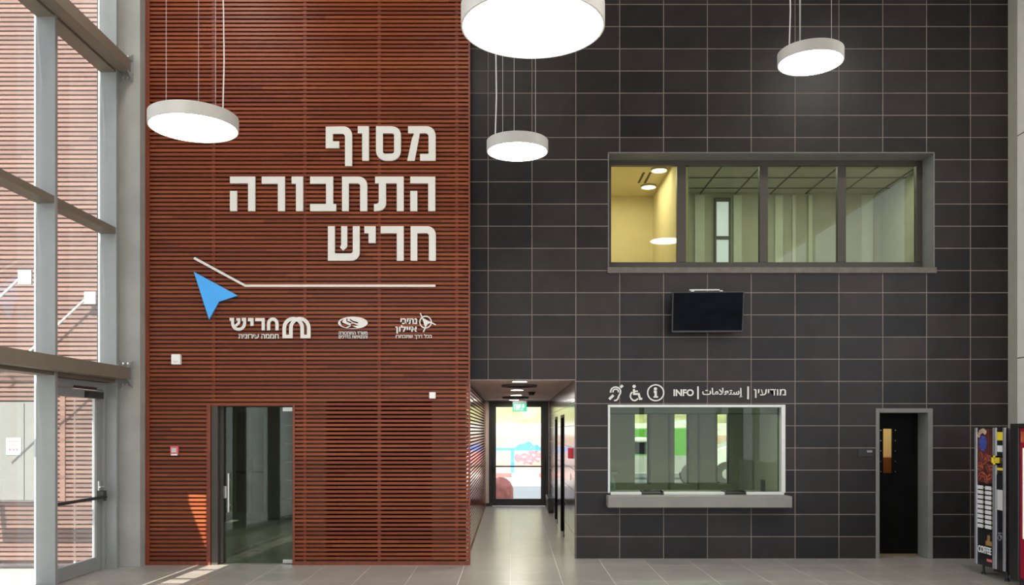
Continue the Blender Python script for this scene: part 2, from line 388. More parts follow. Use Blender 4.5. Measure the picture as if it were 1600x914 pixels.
# ------------------------------------------------------------------ timber-clad wall
DX0, DX1, DZ = -3.92, -2.858, 2.09               # glass door opening
WX0, WX1 = -4.77, -.545
tw = wall_grid(WX0, WX1-.06, 0, ZC, [(DX0, DX1, -1, DZ), (-2.44, -1.05, .06, 2.16)], lambda u, d, z: (u, YW+.06+d*.14, z)).build('wall_timber', 'backing')
struct(weld(tw))
def slat_rows(segs, y0, y1, along, z_to, pitch, h=.031):
    b = MB(); k = 0
    while k*pitch < z_to:
        z = k*pitch+.020
        for a, c in segs(z):
            if along == 'X': b.box(a, c, y0, y1, z, z+h)
            else: b.box(y0, y1, a, c, z, z+h)
        k += 1
    return b
def segs(z):
    if z < .045: return []
    if z+.034 < DZ: return [(WX0+.05, DX0-.045), (DX1+.03, WX1-.02)]
    return [(WX0+.05, WX1-.02)]
slat_rows(segs, YW, YW+.035, 'X', ZC-.05, SLAT).build('slats', 'wood', tw)
for x, n in ((-3.89, 0), (-2.70, 0), (-1.73, 0), (-.72, 0)):
    z0 = DZ+.05 if DX0-.06 < x < DX1+.05 else .03
    MB().box(x-.022, x+.022, YW+.012, YW+.06, z0, ZC-.05).build('batten', 'batten', tw)
MB().box(WX0, WX0+.052, YW-.008, YW+.06, 0, ZC-.02).build('edge_trim', 'wood_trim', tw)
MB().box(DX0-.055, DX0-.005, YW-.006, YW+.06, 0, DZ+.0).build('door_trim', 'wood_trim', tw)
MB().box(DX1+.003, DX1+.032, YW-.006, YW+.06, 0, DZ+.0).build('door_trim', 'wood_trim', tw)
MB().box(WX1-.022, WX1, YW-.006, YW+.06, 0, ZC-.02).build('corner_trim', 'wood_trim', tw)
b = MB(); b.box(WX0+.05, DX0-.055, YW-.004, YW+.05, 0, .05); b.box(DX1+.03, WX1-.02, YW-.004, YW+.05, 0, .05)
b.build('bottom_rail', 'wood_trim', tw)
# recess behind the slats right of the door
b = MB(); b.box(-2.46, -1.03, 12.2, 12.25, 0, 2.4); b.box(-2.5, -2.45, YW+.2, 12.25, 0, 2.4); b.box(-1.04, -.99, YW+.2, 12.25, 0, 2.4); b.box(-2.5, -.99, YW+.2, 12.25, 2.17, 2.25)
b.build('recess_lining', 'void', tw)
# passage side of the timber wall
PX0, PX1, PZ, PE = -.605, .862, 2.45, 20.06
ts = struct(MB().box(-.80, PX0-.045, YW+.22, PE, 0, PZ+.02).build('wall_passage_left', 'backing'))
slat_rows(lambda z: [(YW+.06, PE-.02)], PX0-.035, PX0, 'Y', PZ-.04, SLAT).build('slats', 'wood_side', ts)
MB().box(PX0-.04, PX0+.004, YW+.06, PE-.02, 0, .05).build('bottom_rail', 'wood_trim', ts)

# ------------------------------------------------------------------ vestibule behind the glass door
struct(MB().box(-6.5, -.81, 17.0, 17.15, 0, 3).build('wall_vestibule_rear', 'plaster_dark'))
struct(MB().box(-5.65, -5.5, YW+.25, 17, 0, 3).build('wall_vestibule_left', 'plaster_dark'))
struct(MB().box(-5.5, -.81, YW+.21, 17, 2.7, 2.8).build('ceiling_vestibule', 'plaster_dark'))

d7 = sroot('door_7', (-5.2, 17, 0))
a_, c_ = -5.46, -4.82
b = MB(); b.box(a_, a_+.05, 16.94, 17, 0, 2.2); b.box(c_-.05, c_, 16.94, 17, 0, 2.2); b.box(a_+.05, c_-.05, 16.94, 17, 2.12, 2.2); b.box(-5.17, -5.11, 16.95, 17, 0, 2.12); b.box(a_+.05, c_-.05, 16.95, 17, 0, .15)
b.build('frame', 'alu', d7)
for u, v in ((a_+.05, -5.17), (-5.11, c_-.05)): MB().box(u, v, 16.975, 16.99, .15, 2.12).build('pane', 'plaster_dark', d7)
b = MB(); b.tube([(a_+.06, 16.92, .95), (c_-.06, 16.92, .95)], .02); b.box(-5.2, -5.08, 16.9, 16.95, .92, 1.2); b.build('panic_bar', 'black', d7)
for k in range(6): struct(MB().box(-4.45, -4.02, 16.985, 17, .05+.36*k, .06+.36*k).build('trim_%d' % (20+k), 'pale_strip'))
vl = bpy.data.lights.new('vestibule_fill', 'AREA'); vo = bpy.data.objects.new('vestibule_fill', vl); COL.objects.link(vo)  # unseen fill light, added so the vestibule isn't black
vl.energy = 26; vl.size = 1.5; vl.color = (.93, 1, .86); vo.location = (-3.4, 14.4, 2.66)

# ------------------------------------------------------------------ tile wall with its openings
HI = (1.31, 3.735, .90, 2.105)                   # information window
HU = (1.312, 5.774, 3.975, 5.556)                # upper window
HD = (4.97, 5.748, -1, 2.056)                    # black door
TB = YT+.34
tl = wall_grid(-.80, XR, 0, ZC, [(-.80, PX1, -1, PZ), HI, HU, HD], lambda u, d, z: (u, YT+d*.34, z)).build('wall_tile', 'tile')
struct(weld(tl))
pr = wall_grid(YT+.004, PE, 0, PZ+.02, [(14.2, 15.12, -1, 2.02), (16.3, 17.15, -1, 2.02)], lambda u, d, z: (PX1-.005+d*.12, u, z)).build('wall_passage_right', 'tile_side')
struct(weld(pr))
for i, (a, c) in enumerate(((14.2, 15.12), (16.3, 17.15))):
    d = sroot('door_%d' % (4+i), (PX1+.06, a, 0))
    MB().box(PX1+.07, PX1+.11, a+.05, c-.05, 0, 1.97).build('leaf', 'door_black', d)
    b = MB(); b.box(PX1-.012, PX1+.11, a, a+.05, 0, 2.02); b.box(PX1-.012, PX1+.11, c-.05, c, 0, 2.02); b.box(PX1-.012, PX1+.11, a+.05, c-.05, 1.97, 2.02)
    b.build('frame', 'door_black', d)
    b = MB(); b.tube([(PX1+.07, a+.12, 1.02), (PX1+.02, a+.12, 1.02), (PX1+.02, a+.24, 1.02)], .009); b.build('door_handle', 'steel', d, True)
struct(MB().box(-.80, PX1+.12, YT+.34, PE, PZ, PZ+.1).build('ceiling_passage', 'passage_ceiling'))
struct(MB().box(-.80, PX1, YT+.002, YT+.34, PZ-.004, PZ+.0).build('trim_1', 'passage_ceiling'))
# end wall of the passage and its glazed door
EX0, EX1, EZ0, EZ1 = -.535, .845, 0, 2.43
struct(weld(wall_grid(PX0-.1, PX1+.2, 0, PZ+.05, [(EX0, EX1, -1, EZ1)], lambda u, d, z: (u, PE+d*.25, z)).build('wall_passage_end', 'passage_ceiling')))
d2 = sroot('door_2', (0, PE, 0))
b = MB(); f = .075
b.box(EX0, EX0+f, PE-.01, PE+.09, 0, EZ1); b.box(EX1-f, EX1, PE-.01, PE+.09, 0, EZ1); b.box(EX0+f, EX1-f, PE-.01, PE+.09, EZ1-.06, EZ1)
b.build('frame', 'alu_dark', d2, bevel=.004)
gx0, gx1, gz0, gz1 = -.372, .672, .17, 2.30
b = MB(); b.box(EX0+f, gx0, PE, PE+.06, .01, EZ1-.06); b.box(gx1, EX1-f, PE, PE+.06, .01, EZ1-.06); b.box(gx0, gx1, PE, PE+.06, .01, gz0); b.box(gx0, gx1, PE, PE+.06, gz1, EZ1-.06)
b.build('leaf', 'alu_dark', d2, bevel=.004)
MB().box(gx0-.01, gx1+.01, PE+.025, PE+.035, gz0-.01, gz1+.01).build('glass_pane', 'glass_clear', d2)
b = MB(); b.tube([(gx0-.05, PE-.05, .925), (gx1+.06, PE-.05, .925)], .018); b.box(gx0-.08, gx0-.02, PE-.07, PE, .87, .98); b.box(gx1+.02, gx1+.08, PE-.07, PE, .87, 1.06)
b.build('panic_bar', 'black', d2)
MB().box(PX0, EX0, PE-.015, PE, 0, .07).build('baseboard_passage', 'alu_dark')['kind'] = 'structure'

# ------------------------------------------------------------------ upper window and rooms behind
YF = 12.13                                       # frame plane of the upper window
w2 = sroot('window_2', (3.5, YF, 3.975))
def zz(y, Y): return 1.75+(673-y)*Y/F
def xx(x, Y): return (x-800)*Y/F
pan = [(955, 1058), (1072, 1187), (1200, 1309), (1322, 1432)]
zt, zb = zz(258, YF), zz(409.5, YF)
b = MB(); e0, e1 = HU[0], HU[1]
b.box(e0, e1, YF, YF+.08, zt, HU[3]); b.box(e0, e1, YF, YF+.08, HU[2], zb)
px = [e0] + [v for p in pan for v in (xx(p[0], YF), xx(p[1], YF))] + [e1]
for i in range(0, len(px), 2): b.box(px[i], px[i+1], YF, YF+.08, zb, zt)
b.build('frame', 'alu_mid', w2, bevel=.004)
for p in pan: MB().box(xx(p[0], YF)-.01, xx(p[1], YF)+.01, YF+.03, YF+.04, zb-.01, zt+.01).build('glass_pane', 'glass_upper', w2)
MB().box(HU[0]-.01, HU[1]+.02, YT-.03, YF, HU[2]-.075, HU[2]+.006).build('sill', 'sill', w2, bevel=.006)
b = MB(); b.box(HU[1]-.012, HU[1]+.001, YT-.004, YF, HU[2]+.006, HU[3]); b.box(HU[0], HU[1], YT-.004, YF, HU[3]-.012, HU[3]+.001); b.box(HU[0]-.001, HU[0]+.012, YT-.004, YF, HU[2]+.006, HU[3])
b.build('reveal', 'plaster', w2)
UR = 14.75
struct(MB().box(1.0, 6.4, UR, UR+.1, 3.6, 6.0).build('wall_upper_room_rear', 'room_wall'))
struct(MB().box(1.0, 6.4, TB+.12, UR, 5.8, 5.9).build('ceiling_upper_room', 'room_wall'))
struct(MB().box(1.0, 6.4, TB, UR, 3.5, 3.6).build('floor_upper_room', 'room_wall'))
struct(MB().box(6.3, 6.4, TB+.12, UR, 3.6, 5.8).build('wall_upper_room_right', 'room_wall'))
struct(MB().box(.9, 1.0, TB+.12, UR, 3.6, 5.8).build('wall_upper_room_left', 'cream'))
pt = struct(MB().box(2.40, 2.48, TB+.08, UR, 3.6, 5.8).build('partition', ['cream']))
MB().box(2.48, 2.50, TB+.08, UR, 3.6, 5.8).build('facing_panel', 'room_wall', pt)
MB().box(1.0, 2.40, UR-.03, UR-.001, 3.6, 5.8).build('wall_yellow_room_rear', 'cream')['kind'] = 'structure'
MB().box(1.0, 2.40, TB+.12, UR-.03, 5.74, 5.80).build('ceiling_yellow_room', 'cream')['kind'] = 'structure'
# grid of the suspended ceiling and pale strips put in for glass reflections on the upper room wall
cg = MB()
for k in range(7): x = 2.6+.6*k; cg.box(x, x+.02, TB+.12, UR, 5.788, 5.80)
for k in range(4): y = 12.6+.6*k; cg.box(2.50, 6.3, y, y+.02, 5.788, 5.80)
struct(cg.build('trim_2', 'plaster_dark'))
for i, (x0, x1) in enumerate(((1085, 1100), (1145, 1158), (1210, 1222), (1237, 1242), (1262, 1268), (1345, 1362), (1385, 1398))):
    b = MB(); z0, z1 = 3.6, 5.78; a, c = xx(x0, UR), xx(x1, UR)
    b.box(a, c, UR-.05, UR, z0, z1-.02)
    struct(b.build('trim_%d' % (3+i), 'pale_strip'))
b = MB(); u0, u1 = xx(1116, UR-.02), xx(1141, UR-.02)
uw = sroot('window_3', (u0, UR-.04, 3.8))  # made-up glowing window in place of the rear facade's reflection in the glass
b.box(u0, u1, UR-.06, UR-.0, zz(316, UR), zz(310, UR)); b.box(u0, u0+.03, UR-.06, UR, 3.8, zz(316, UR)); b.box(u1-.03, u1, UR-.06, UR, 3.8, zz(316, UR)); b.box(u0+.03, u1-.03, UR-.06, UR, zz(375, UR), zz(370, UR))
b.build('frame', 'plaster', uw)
M['reflection_glow'] = mat('reflected_sky_glow', (.60, .68, .80), .3, var=.03, emit=.45)
MB().box(u0+.03, u1-.03, UR-.03, UR-.005, 3.8, zz(316, UR)).build('lit_pane', 'reflection_glow', uw)
# lamps and ceiling slots of the yellow room
def ceiling_disc(x, y, z, r, label):
    t = thing('ceiling_lamp', label, 'ceiling lamp', (x, y, z), 'warm lamps in the yellow room')
    MB().lathe([(r, 0), (r, -.03), (r*.93, -.035), (r*.93, -.03)], (x, y, z)).build('rim', 'lamp_body', t, True)
    MB().lathe([(r*.925, -.028), (r*.925, -.036)], (x, y, z)).build('diffuser', 'diffuser_warm', t)
ceiling_disc(2.24, 13.15, 5.74, .125, 'warm ceiling lamp at the very top of the yellow window pane')
ceiling_disc(2.22, 14.05, 5.74, .125, 'warm ceiling lamp below the air slots in the yellow window pane')
sg = thing('air_slot', 'pair of narrow dark air slots in the yellow room ceiling', 'air vent', (2.1, 13.6, 5.735))
for x in (2.02, 2.12): MB().box(x, x+.035, 13.35, 13.9, 5.733, 5.742).build('slot', 'alu_dark', sg)
pl = bpy.data.lights.new('yellow_room_light', 'AREA'); plo = bpy.data.objects.new('yellow_room_light', pl); COL.objects.link(plo)
pl.energy = 22; pl.size = 1.0; pl.color = (1, .90, .68); plo.location = (1.7, 13.5, 5.70)
ul = bpy.data.lights.new('upper_room_light', 'AREA'); ulo = bpy.data.objects.new('upper_room_light', ul); COL.objects.link(ulo)
ul.energy = 29; ul.shape = 'RECTANGLE'; ul.size = 3.2; ul.size_y = .8; ul.color = (1, 1, .90); ulo.location = (4.4, 13.2, 5.77)

# ------------------------------------------------------------------ information window and the office behind
YI = 11.89
w1 = sroot('window_1', (2.52, YI, .9))
b = MB(); b.box(HI[0], HI[0]+.03, YT-.012, YI+.05, HI[2], HI[3]); b.box(HI[1]-.055, HI[1], YT-.012, YI+.05, HI[2], HI[3]); b.box(HI[0]+.03, HI[1]-.055, YT-.012, YI+.05, HI[3]-.035, HI[3])
for a, c in ((953, 1001), (1035, 1130), (1163, 1222)): b.box(xx(a, YI), xx(c, YI), YT-.012, YI+.05, .875, .912)
b.build('frame', 'alu_light', w1, bevel=.004)
MB().box(HI[0]+.03, HI[1]-.055, YI, YI+.01, .91, HI[3]-.03).build('glass_pane', 'glass_info', w1)
MB().box(HI[0]+.03, HI[1]-.055, YI+.06, YI+.16, zz(646, YI+.1), HI[3]).build('shutter_box', 'alu', w1)
MB().box(HI[0]+.03, HI[1]-.055, YI+.055, YI+.075, zz(647.5, YI+.1), zz(645.5, YI+.1)).build('shutter_rail', 'alu_dark', w1)
MB().box(HI[0], HI[1], YT+.002, TB, .80, .875).build('inner_sill', 'counter', w1)
ct = MB(); ct.box(1.285, 3.745, 11.54, YT-.002, .72, .875)
tag(ct.build('service_counter', 'counter', bevel=.008, origin='base'), 'grey stone service counter shelf under the information window', 'counter')
for a, c, lab in ((1002, 1035, 'left of two dark metal transfer trays set in the counter'), (1130, 1163, 'right of two dark metal transfer trays set in the counter')):
    x0, x1 = xx(a, YI), xx(c, YI); t = MB()
    t.box(x0, x1, YT-.02, YI+.12, .876, .884); t.box(x0, x0+.012, YT-.02, YI+.12, .884, .93); t.box(x1-.012, x1, YT-.02, YI+.12, .884, .93); t.box(x0+.012, x1-.012, YI+.10, YI+.12, .884, .93)
    tag(t.build('transfer_tray', 'tray', origin='base'), lab, 'tray', 'transfer trays')
IR = 18.0
wx = [(992, 1017), (1054, 1080), (1121, 1144)]
hol = [(xx(a, IR), xx(c, IR), zz(757, IR), zz(640, IR)) for a, c in wx]
struct(weld(wall_grid(1.0, 6.3, 0, 2.8, hol, lambda u, d, z: (u, IR+d*.45, z)).build('wall_office_rear', 'info_wall')))
struct(MB().box(1.0, 4.95, TB, IR, 2.8, 2.9).build('ceiling_office', 'info_wall'))
struct(MB().box(4.80, 4.92, TB, IR, 0, 2.8).build('wall_office_right', 'info_wall'))
struct(MB().box(.985, 1.05, TB, IR, 0, 2.8).build('wall_office_left', 'info_wall'))
for i, h in enumerate(hol):
    r = sroot('window_%d' % (4+i), (h[0], IR+.3, h[2]))
    b = MB(); b.box(h[0], h[0]+.03, IR+.3, IR+.36, h[2], h[3]); b.box(h[1]-.03, h[1], IR+.3, IR+.36, h[2], h[3]); b.box(h[0]+.03, h[1]-.03, IR+.3, IR+.36, h[3]-.03, h[3])
    b.build('frame', 'alu_dark', r); MB().box(h[0]+.03, h[1]-.03, IR+.325, IR+.335, h[2], h[3]-.03).build('glass_pane', 'glass_clear', r)
for i, x in enumerate((1045, 1091, 1182)):
    struct(MB().box(xx(x, IR-.05), xx(x, IR-.05)+.03, IR-.06, IR, 0, 2.8).build('trim_%d' % (12+i), 'plaster'))
desk = thing('office_desk', 'grey desk top just visible behind the information window', 'desk', (2.6, 12.6, 0))
MB().box(1.3, 4.0, 12.25, 13.0, .83, .86).build('desktop', 'plaster_dark', desk)
for x in (1.35, 3.9): MB().box(x, x+.05, 12.3, 12.95, 0, .83).build('leg', 'alu_dark', desk)
bt = thing('spray_bottle', 'pale blue spray bottle standing inside the left end of the information window', 'bottle', (1.42, 12.32, .86))
MB().lathe([(.05, 0), (.055, .02), (.055, .14), (.04, .20), (.02, .23), (.02, .25)], (1.42, 12.32, .86), n=20).build('body', 'bottle', bt, True)
b = MB(); b.lathe([(.022, .245), (.022, .275)], (1.42, 12.32, .86), n=16); b.box(1.41, 1.50, 12.305, 12.335, 1.13, 1.16); b.build('nozzle', 'white_plastic', bt)
ph = thing('desk_phone', 'small dark handset standing inside the right end of the information window', 'phone', (3.57, 12.3, .86))
MB().box(3.54, 3.60, 12.27, 12.33, .86, 1.06).build('handset', 'black', ph, bevel=.008)
MB().box(3.50, 3.63, 12.24, 12.37, .86, .885).build('base', 'black', ph, bevel=.005)

ol = bpy.data.lights.new('office_fill', 'AREA'); olo = bpy.data.objects.new('office_fill', ol); COL.objects.link(olo)  # unseen fill added to lighten the office walls
ol.energy = 75; ol.size = 1.6; ol.color = (1, .98, .86); olo.location = (2.8, 14.5, 2.75)
# ------------------------------------------------------------------ black door on the right
d3 = sroot('door_3', (5.36, YT, 0))
b = MB(); b.box(HD[0], HD[0]+.05, YT-.012, TB, 0, HD[3]); b.box(HD[1]-.065, HD[1], YT-.012, TB, 0, HD[3]); b.box(HD[0]+.05, HD[1]-.065, YT-.012, TB, HD[3]-.06, HD[3])
b.build('frame', 'plaster', d3, bevel=.004)
YD = TB-.05
def pane_hole(): return (xx(1380, YD), xx(1395, YD), zz(739, YD), zz(670, YD))
h = pane_hole()
weld(wall_grid(HD[0]+.05, HD[1]-.065, .03, HD[3]-.06, [h], lambda u, d, z: (u, YD+d*.045, z)).build('leaf', 'door_black', d3))
MB().box(h[0], h[1], YD+.015, YD+.022, h[2], h[3]).build('glass_pane', 'glass_clear', d3)
b = MB()
for k in range(5):
    for x in (h[0]-.035, h[1]+.035): b.lathe([(.006, -.004), (.006, .002)], (x, YD, h[2]+.02+(h[3]-h[2]-.04)*k/4), 'y', 8)
b.build('screw', 'steel', d3)
bh = thing('store_room_partition', 'ochre lit wall glimpsed through the slim pane of the black door', 'partition', (5.7, 13.6, 0))
MB().box(5.0, 6.6, 13.6, 13.7, 0, 2.8).build('panel', 'cream', bh)
MB().box(5.3, 6.5, 13.2, 13.58, 0, zz(715, 13.2)).build('cabinet', 'amber_dark', bh)
al = bpy.data.lights.new('store_room_light', 'AREA'); alo = bpy.data.objects.new('store_room_light', al); COL.objects.link(alo)
al.energy = 14; al.size = .6; al.color = (1, .72, .36); alo.location = (5.6, 12.9, 2.6)
struct(MB().box(4.92, 6.7, TB, 13.8, 2.8, 2.9).build('ceiling_store_room', 'plaster_dark'))
struct(MB().box(6.7, 6.78, TB, 13.8, 0, 2.9).build('wall_store_room', 'plaster_dark'))

# ------------------------------------------------------------------ right wall
rw = sroot('wall_right', (XR, 0, 0))
MB().box(XR, XR+.15, 11.60, YT+.3, 0, ZC).build('pilaster', 'olive', rw)
for z0, z1 in ((0, 2.72), (2.73, 5.70), (5.71, ZC)):
    MB().box(XR-.005, XR+.15, 9.6, 11.585, z0, z1-.006).build('panel', 'bamboo', rw)
for y0, y1 in ((9.4, 9.6), (4.4, 4.6), (-.6, -.4), (-5, -4.8)): MB().box(XR, XR+.15, y0, y1, 0, ZC).build('pier', 'bamboo', rw)
MB().box(XR, XR+.15, -4.8, 9.4, 0, .9).build('parapet', 'bamboo', rw)
MB().box(XR, XR+.15, -4.8, 9.4, 6.2, ZC).build('header', 'bamboo', rw)

# ------------------------------------------------------------------ glazed facade on the left
wl_ = sroot('wall_left', (XL, 0, 0))
MY = [11.02-1.47*k for k in range(10)]           # far face of each mullion
for k, y in enumerate(MY):
    MB().box(XL+.015, XL+.22, y-.055, y, 0, ZC).build('mullion', 'alu', wl_, bevel=.003)
    MB().box(XL-.014, XL+.012, y-.05, y-.005, 0, ZC).build('mullion_cap', 'gasket', wl_)
def rail(z0, z1, m='alu', d=.2):
    for k in range(len(MY)-1): MB().box(XL+.015, XL+.01+d, MY[k+1]+.001, MY[k]-.056, z0, z1).build('transom', m, wl_)
rail(4.25, 4.33, 'beam'); rail(6.30, 6.38, 'beam'); rail(2.36, 2.44, 'beam'); rail(8.2, 8.28, 'beam')
for z0, z1 in ((2.44, 4.25), (4.33, 6.30), (6.38, 8.2), (8.28, ZC)):
    for k in range(len(MY)-1): MB().box(XL+.0, XL+.012, MY[k+1]-.005, MY[k]-.05, z0, z1).build('glass_pane', 'glass_left', wl_)
for k in range(1, len(MY)-1): MB().box(XL+.0, XL+.012, MY[k+1]-.005, MY[k]-.05, .06, 2.36).build('glass_pane', 'glass_left', wl_)
for k in range(1, len(MY)-1): MB().box(XL+.0, XL+.20, MY[k+1]+.001, MY[k]-.056, 0, .06).build('sill_rail', 'alu', wl_)
for z in (2.40, 6.32):
    bmo = MB().box(XL+.22, XL+.385, YB, 11.0, z, z+.155).build('beam', 'beam', wl_, bevel=.004)
    b = MB()
    for sx_ in (XL+.225, XL+.375):
        for dz, s in ((-.10, -1), (.155, 1)):
            b.prism_x([(10.93, z+(.0 if s < 0 else .155)), (11.085, z+(.0 if s < 0 else .155)), (11.085, z+dz+(.0 if s < 0 else .10))], sx_-.005, sx_+.005)
    b.box(XL+.22, XL+.385, 11.07, 11.085, z+.0, z+.155)
    b.build('bracket', 'alu', bmo)
    b = MB()
    for xo in (.27, .33):
        for zo in (-.06, .21): b.lathe([(.014, 0), (.014, -.02)], (XL+xo, 11.06, z+zo), 'y', 8)
    b.build('bolt', 'steel', bmo)
# concrete column in the corner
struct(MB().box(-5.06, -4.775, 11.09, YW+.4, 0, ZC).build('column_concrete', 'concrete', bevel=.006))
struct(MB().box(-5.30, -5.06, 11.10, YW+.4, 0, ZC).build('wall_left_return', 'plaster'))
# single exit door in the facade
d1 = sroot('door_1', (XL+.03, 10.3, 0))
y0, y1 = MY[1]+.001, MY[0]-.056
b = MB(); x0, x1 = XL-.02, XL+.09
b.box(x0, x1, y0, y0+.05, 0, 2.355); b.box(x0, x1, y1-.06, y1, 0, 2.355); b.box(x0, x1, y0+.05, y1-.06, 2.26, 2.355)
b.build('frame', 'alu', d1, bevel=.003)
b = MB(); x0, x1 = XL-.0, XL+.055; ly0, ly1 = y0+.055, y1-.065
b.box(x0, x1, ly0, ly0+.11, .01, 2.25); b.box(x0, x1, ly1-.115, ly1, .01, 2.25); b.box(x0, x1, ly0+.11, ly1-.115, .01, .17); b.box(x0, x1, ly0+.11, ly1-.115, 2.15, 2.25)
b.build('leaf', 'alu', d1, bevel=.003)
MB().box(XL+.02, XL+.03, ly0+.10, ly1-.105, .16, 2.16).build('glass_pane', 'glass_left', d1)
MB().box(XL+.012, XL+.04, ly1-.135, ly1-.112, .17, 2.15).build('glazing_bead', 'gasket', d1)
b = MB(); b.tube([(XL+.13, ly0+.03, .92), (XL+.13, ly1-.03, .92)], .02); b.box(XL+.055, XL+.14, ly1-.11, ly1-.03, .87, 1.0); b.box(XL+.055, XL+.14, ly0+.0, ly0+.06, .87, .97)
b.build('panic_bar', 'black', d1)
b = MB(); b.box(XL+.055, XL+.075, ly1-.095, ly1-.045, .98, 1.12); b.tube([(XL+.075, ly1-.07, 1.05), (XL+.12, ly1-.07, 1.05), (XL+.12, ly1-.17, 1.05)], .01)
b.build('handle', 'steel', d1)
b = MB(); b.box(XL+.055, XL+.12, ly1-.42, ly1-.06, 2.15, 2.23); b.box(XL+.06, XL+.10, ly1-.75, ly1-.2, 2.26, 2.285); b.build('door_closer', 'black', d1)

# ------------------------------------------------------------------ wall behind the camera: tall slits and low glazing let the sun in
outer = [(-5.4, 0), (6.9, 0), (6.9, ZC), (-5.4, ZC)]
dz_ = SDZ*(YW-YB); dx_ = SDX*(YW-YB)
cuts = []
def cut(x0, x1, z0, z1): cuts.append([(x0, z0), (x1, z0), (x1, z1), (x0, z1)])
ax0, ax1 = -3.955-dx_, -3.70-dx_
def zb_(y): return SDZ*(y-YB)                    # height on this wall that lights the floor at y
prev = 7.6
for y in (8.6, 9.25, 9.9, 10.25, 10.9): cut(ax0, ax1, zb_(prev), zb_(y)-.04); prev = y
cut(ax0, ax1, zb_(prev), dz_+.04)
cut(-4.115-dx_, -4.083-dx_, zb_(7.6), dz_)
cuts.append([(-4.26-dx_, .95+dz_), (-3.985-dx_, .22+dz_), (-3.985-dx_, .92+dz_)])  # triangular opening made up to throw the sun patch left of the door
for k in range(4): cut(-4.0+2.65*k, -1.5+2.65*k, .2, 4.4)
bwl = plate([outer]+cuts, YB-.015, .02)
struct(bwl.build('wall_back', 'plaster'))

# ------------------------------------------------------------------ glass door in the timber wall, left a little ajar
dj = sroot('door_6', (DX1, YW+.09, 0))
b = MB(); b.box(DX0, DX0+.085, YW+.01, YW+.20, 0, DZ); b.box(DX0+.085, DX0+.125, YW+.10, YW+.16, 0, DZ); b.box(DX0+.085, DX1, YW+.02, YW+.20, DZ-.02, DZ); b.box(DX1-.012, DX1, YW+.03, YW+.20, 0, DZ-.02)
b.build('frame', 'alu_mid', dj, bevel=.003)
lf = bpy.data.objects.new('leaf', None); COL.objects.link(lf); lf.parent = dj; lf.location = (-.02, 0, 0); lf.empty_display_size = .1
lw_ = DX1-.02-(DX0+.10); HX = DX1-.02
MB().box(HX-lw_, HX, YW+.085, YW+.095, .012, DZ-.03).build('glass_pane', 'glass_door', lf)
b = MB(); b.box(HX-.13, HX, YW+.078, YW+.102, DZ-.085, DZ-.03); b.box(HX-.13, HX, YW+.078, YW+.102, .012, .06); b.build('patch_hinge', 'steel', lf, bevel=.003)
hx = HX-lw_+.10
b = MB()
for yy in (YW+.035, YW+.145): b.tube([(hx, yy, .68), (hx, yy, 1.19)], .0125)
for zz_ in (.77, 1.10): b.tube([(hx, YW+.035, zz_), (hx, YW+.145, zz_)], .008)
b.build('pull_handle', 'steel', lf, True)
b = MB(); b.box(HX-lw_, HX-lw_+.055, YW+.075, YW+.105, .86, 1.02); b.build('lock_case', 'steel', lf, bevel=.003)
lf.rotation_euler = (0, 0, -math.radians(3.7))

# ------------------------------------------------------------------ outside, left of the facade
ow_ = struct(MB().box(-14, -5.32, 11.24, 11.5, 0, ZC+1).build('wall_outdoor_timber', 'backing'))
gx = -5.96
def segs_o(z):
    if z < .07: return []
    if .84 < z+.02 < 2.12: return [(gx, -5.36)]
    return [(-14, -5.36)]
slat_rows(segs_o, 11.16, 11.20, 'X', ZC+1, .059, .037).build('slats', 'wood_out', ow_)
MB().box(-5.83, -5.765, 11.14, 11.2, .84, 2.3).build('edge_trim', 'wood_out', ow_)
for x in (-6.9, -8.1): MB().box(x, x+.05, 11.195, 11.24, 0, ZC).build('batten', 'batten', ow_)
MB().box(-5.68, -5.655, 11.195, 11.24, 0, 2.3).build('batten', 'kerb_white', ow_)
cb = thing('metal_cupboard', 'grey double-leaf metal cupboard set in the outdoor timber wall', 'cupboard', (-7.0, 11.12, .84))
MB().box(-8.2, gx, 11.09, 11.155, .84, 2.12).build('carcass', 'grey_door', cb)
for a, c in ((-8.18, -6.255), (-6.245, gx-.01)): MB().box(a, c, 11.07, 11.088, .86, 2.10).build('door', 'grey_door', cb, bevel=.003)
for z in (1.14, 1.91): MB().box(gx-.14, gx-.03, 11.04, 11.07, z-.02, z+.02).build('hinge', 'alu_light', cb)
nt_ = thing('notice', 'white paper notice with small red marks on the grey cupboard', 'notice', (-6.55, 11.06, 1.45))
n0, n1 = at(10, 711, 11.065), at(33, 684, 11.065)
MB().box(n0.x, n1.x, 11.06, 11.069, n0.z, n1.z).build('sheet', 'paper', nt_)
for k in range(3):
    c = n0.x+.05+.045*k
    MB().lathe([(.017, -.002), (.017, .0)], (c, 11.06, n0.z+.07), 'y', 12).build('red_mark', 'pink_red', nt_)
b = MB()
for k in range(2): b.box(n0.x+.02, n1.x-.02, 11.058, 11.06, n1.z-.05-.045*k, n1.z-.04-.045*k)
b.build('text_line', 'pink_red', nt_)
cn = thing('entrance_canopy', 'flat glass canopy hung on rods outside the glazed facade door', 'canopy', (-6.0, 10, 2.35))
MB().box(-6.7, XL-.06, 8.3, 11.13, 2.38, 2.40).build('glass_slab', 'glass_clear', cn)
b = MB(); b.box(-6.75, -6.7, 8.25, 11.13, 2.33, 2.50); b.box(-6.75, XL-.06, 8.25, 8.3, 2.33, 2.50); b.build('edge_channel', 'alu_light', cn)
for y, off in ((MY[0]-.03, 0), (MY[1]-.03, 0)):
    MB().box(XL-.20, XL-.05, y-.012, y+.012, 3.36, 3.52).build('rod_plate', 'alu', cn)
    MB().tube([(XL-.15, y, 3.46), (-6.5, y, 2.42)], .014).build('tie_rod', 'alu_light', cn)

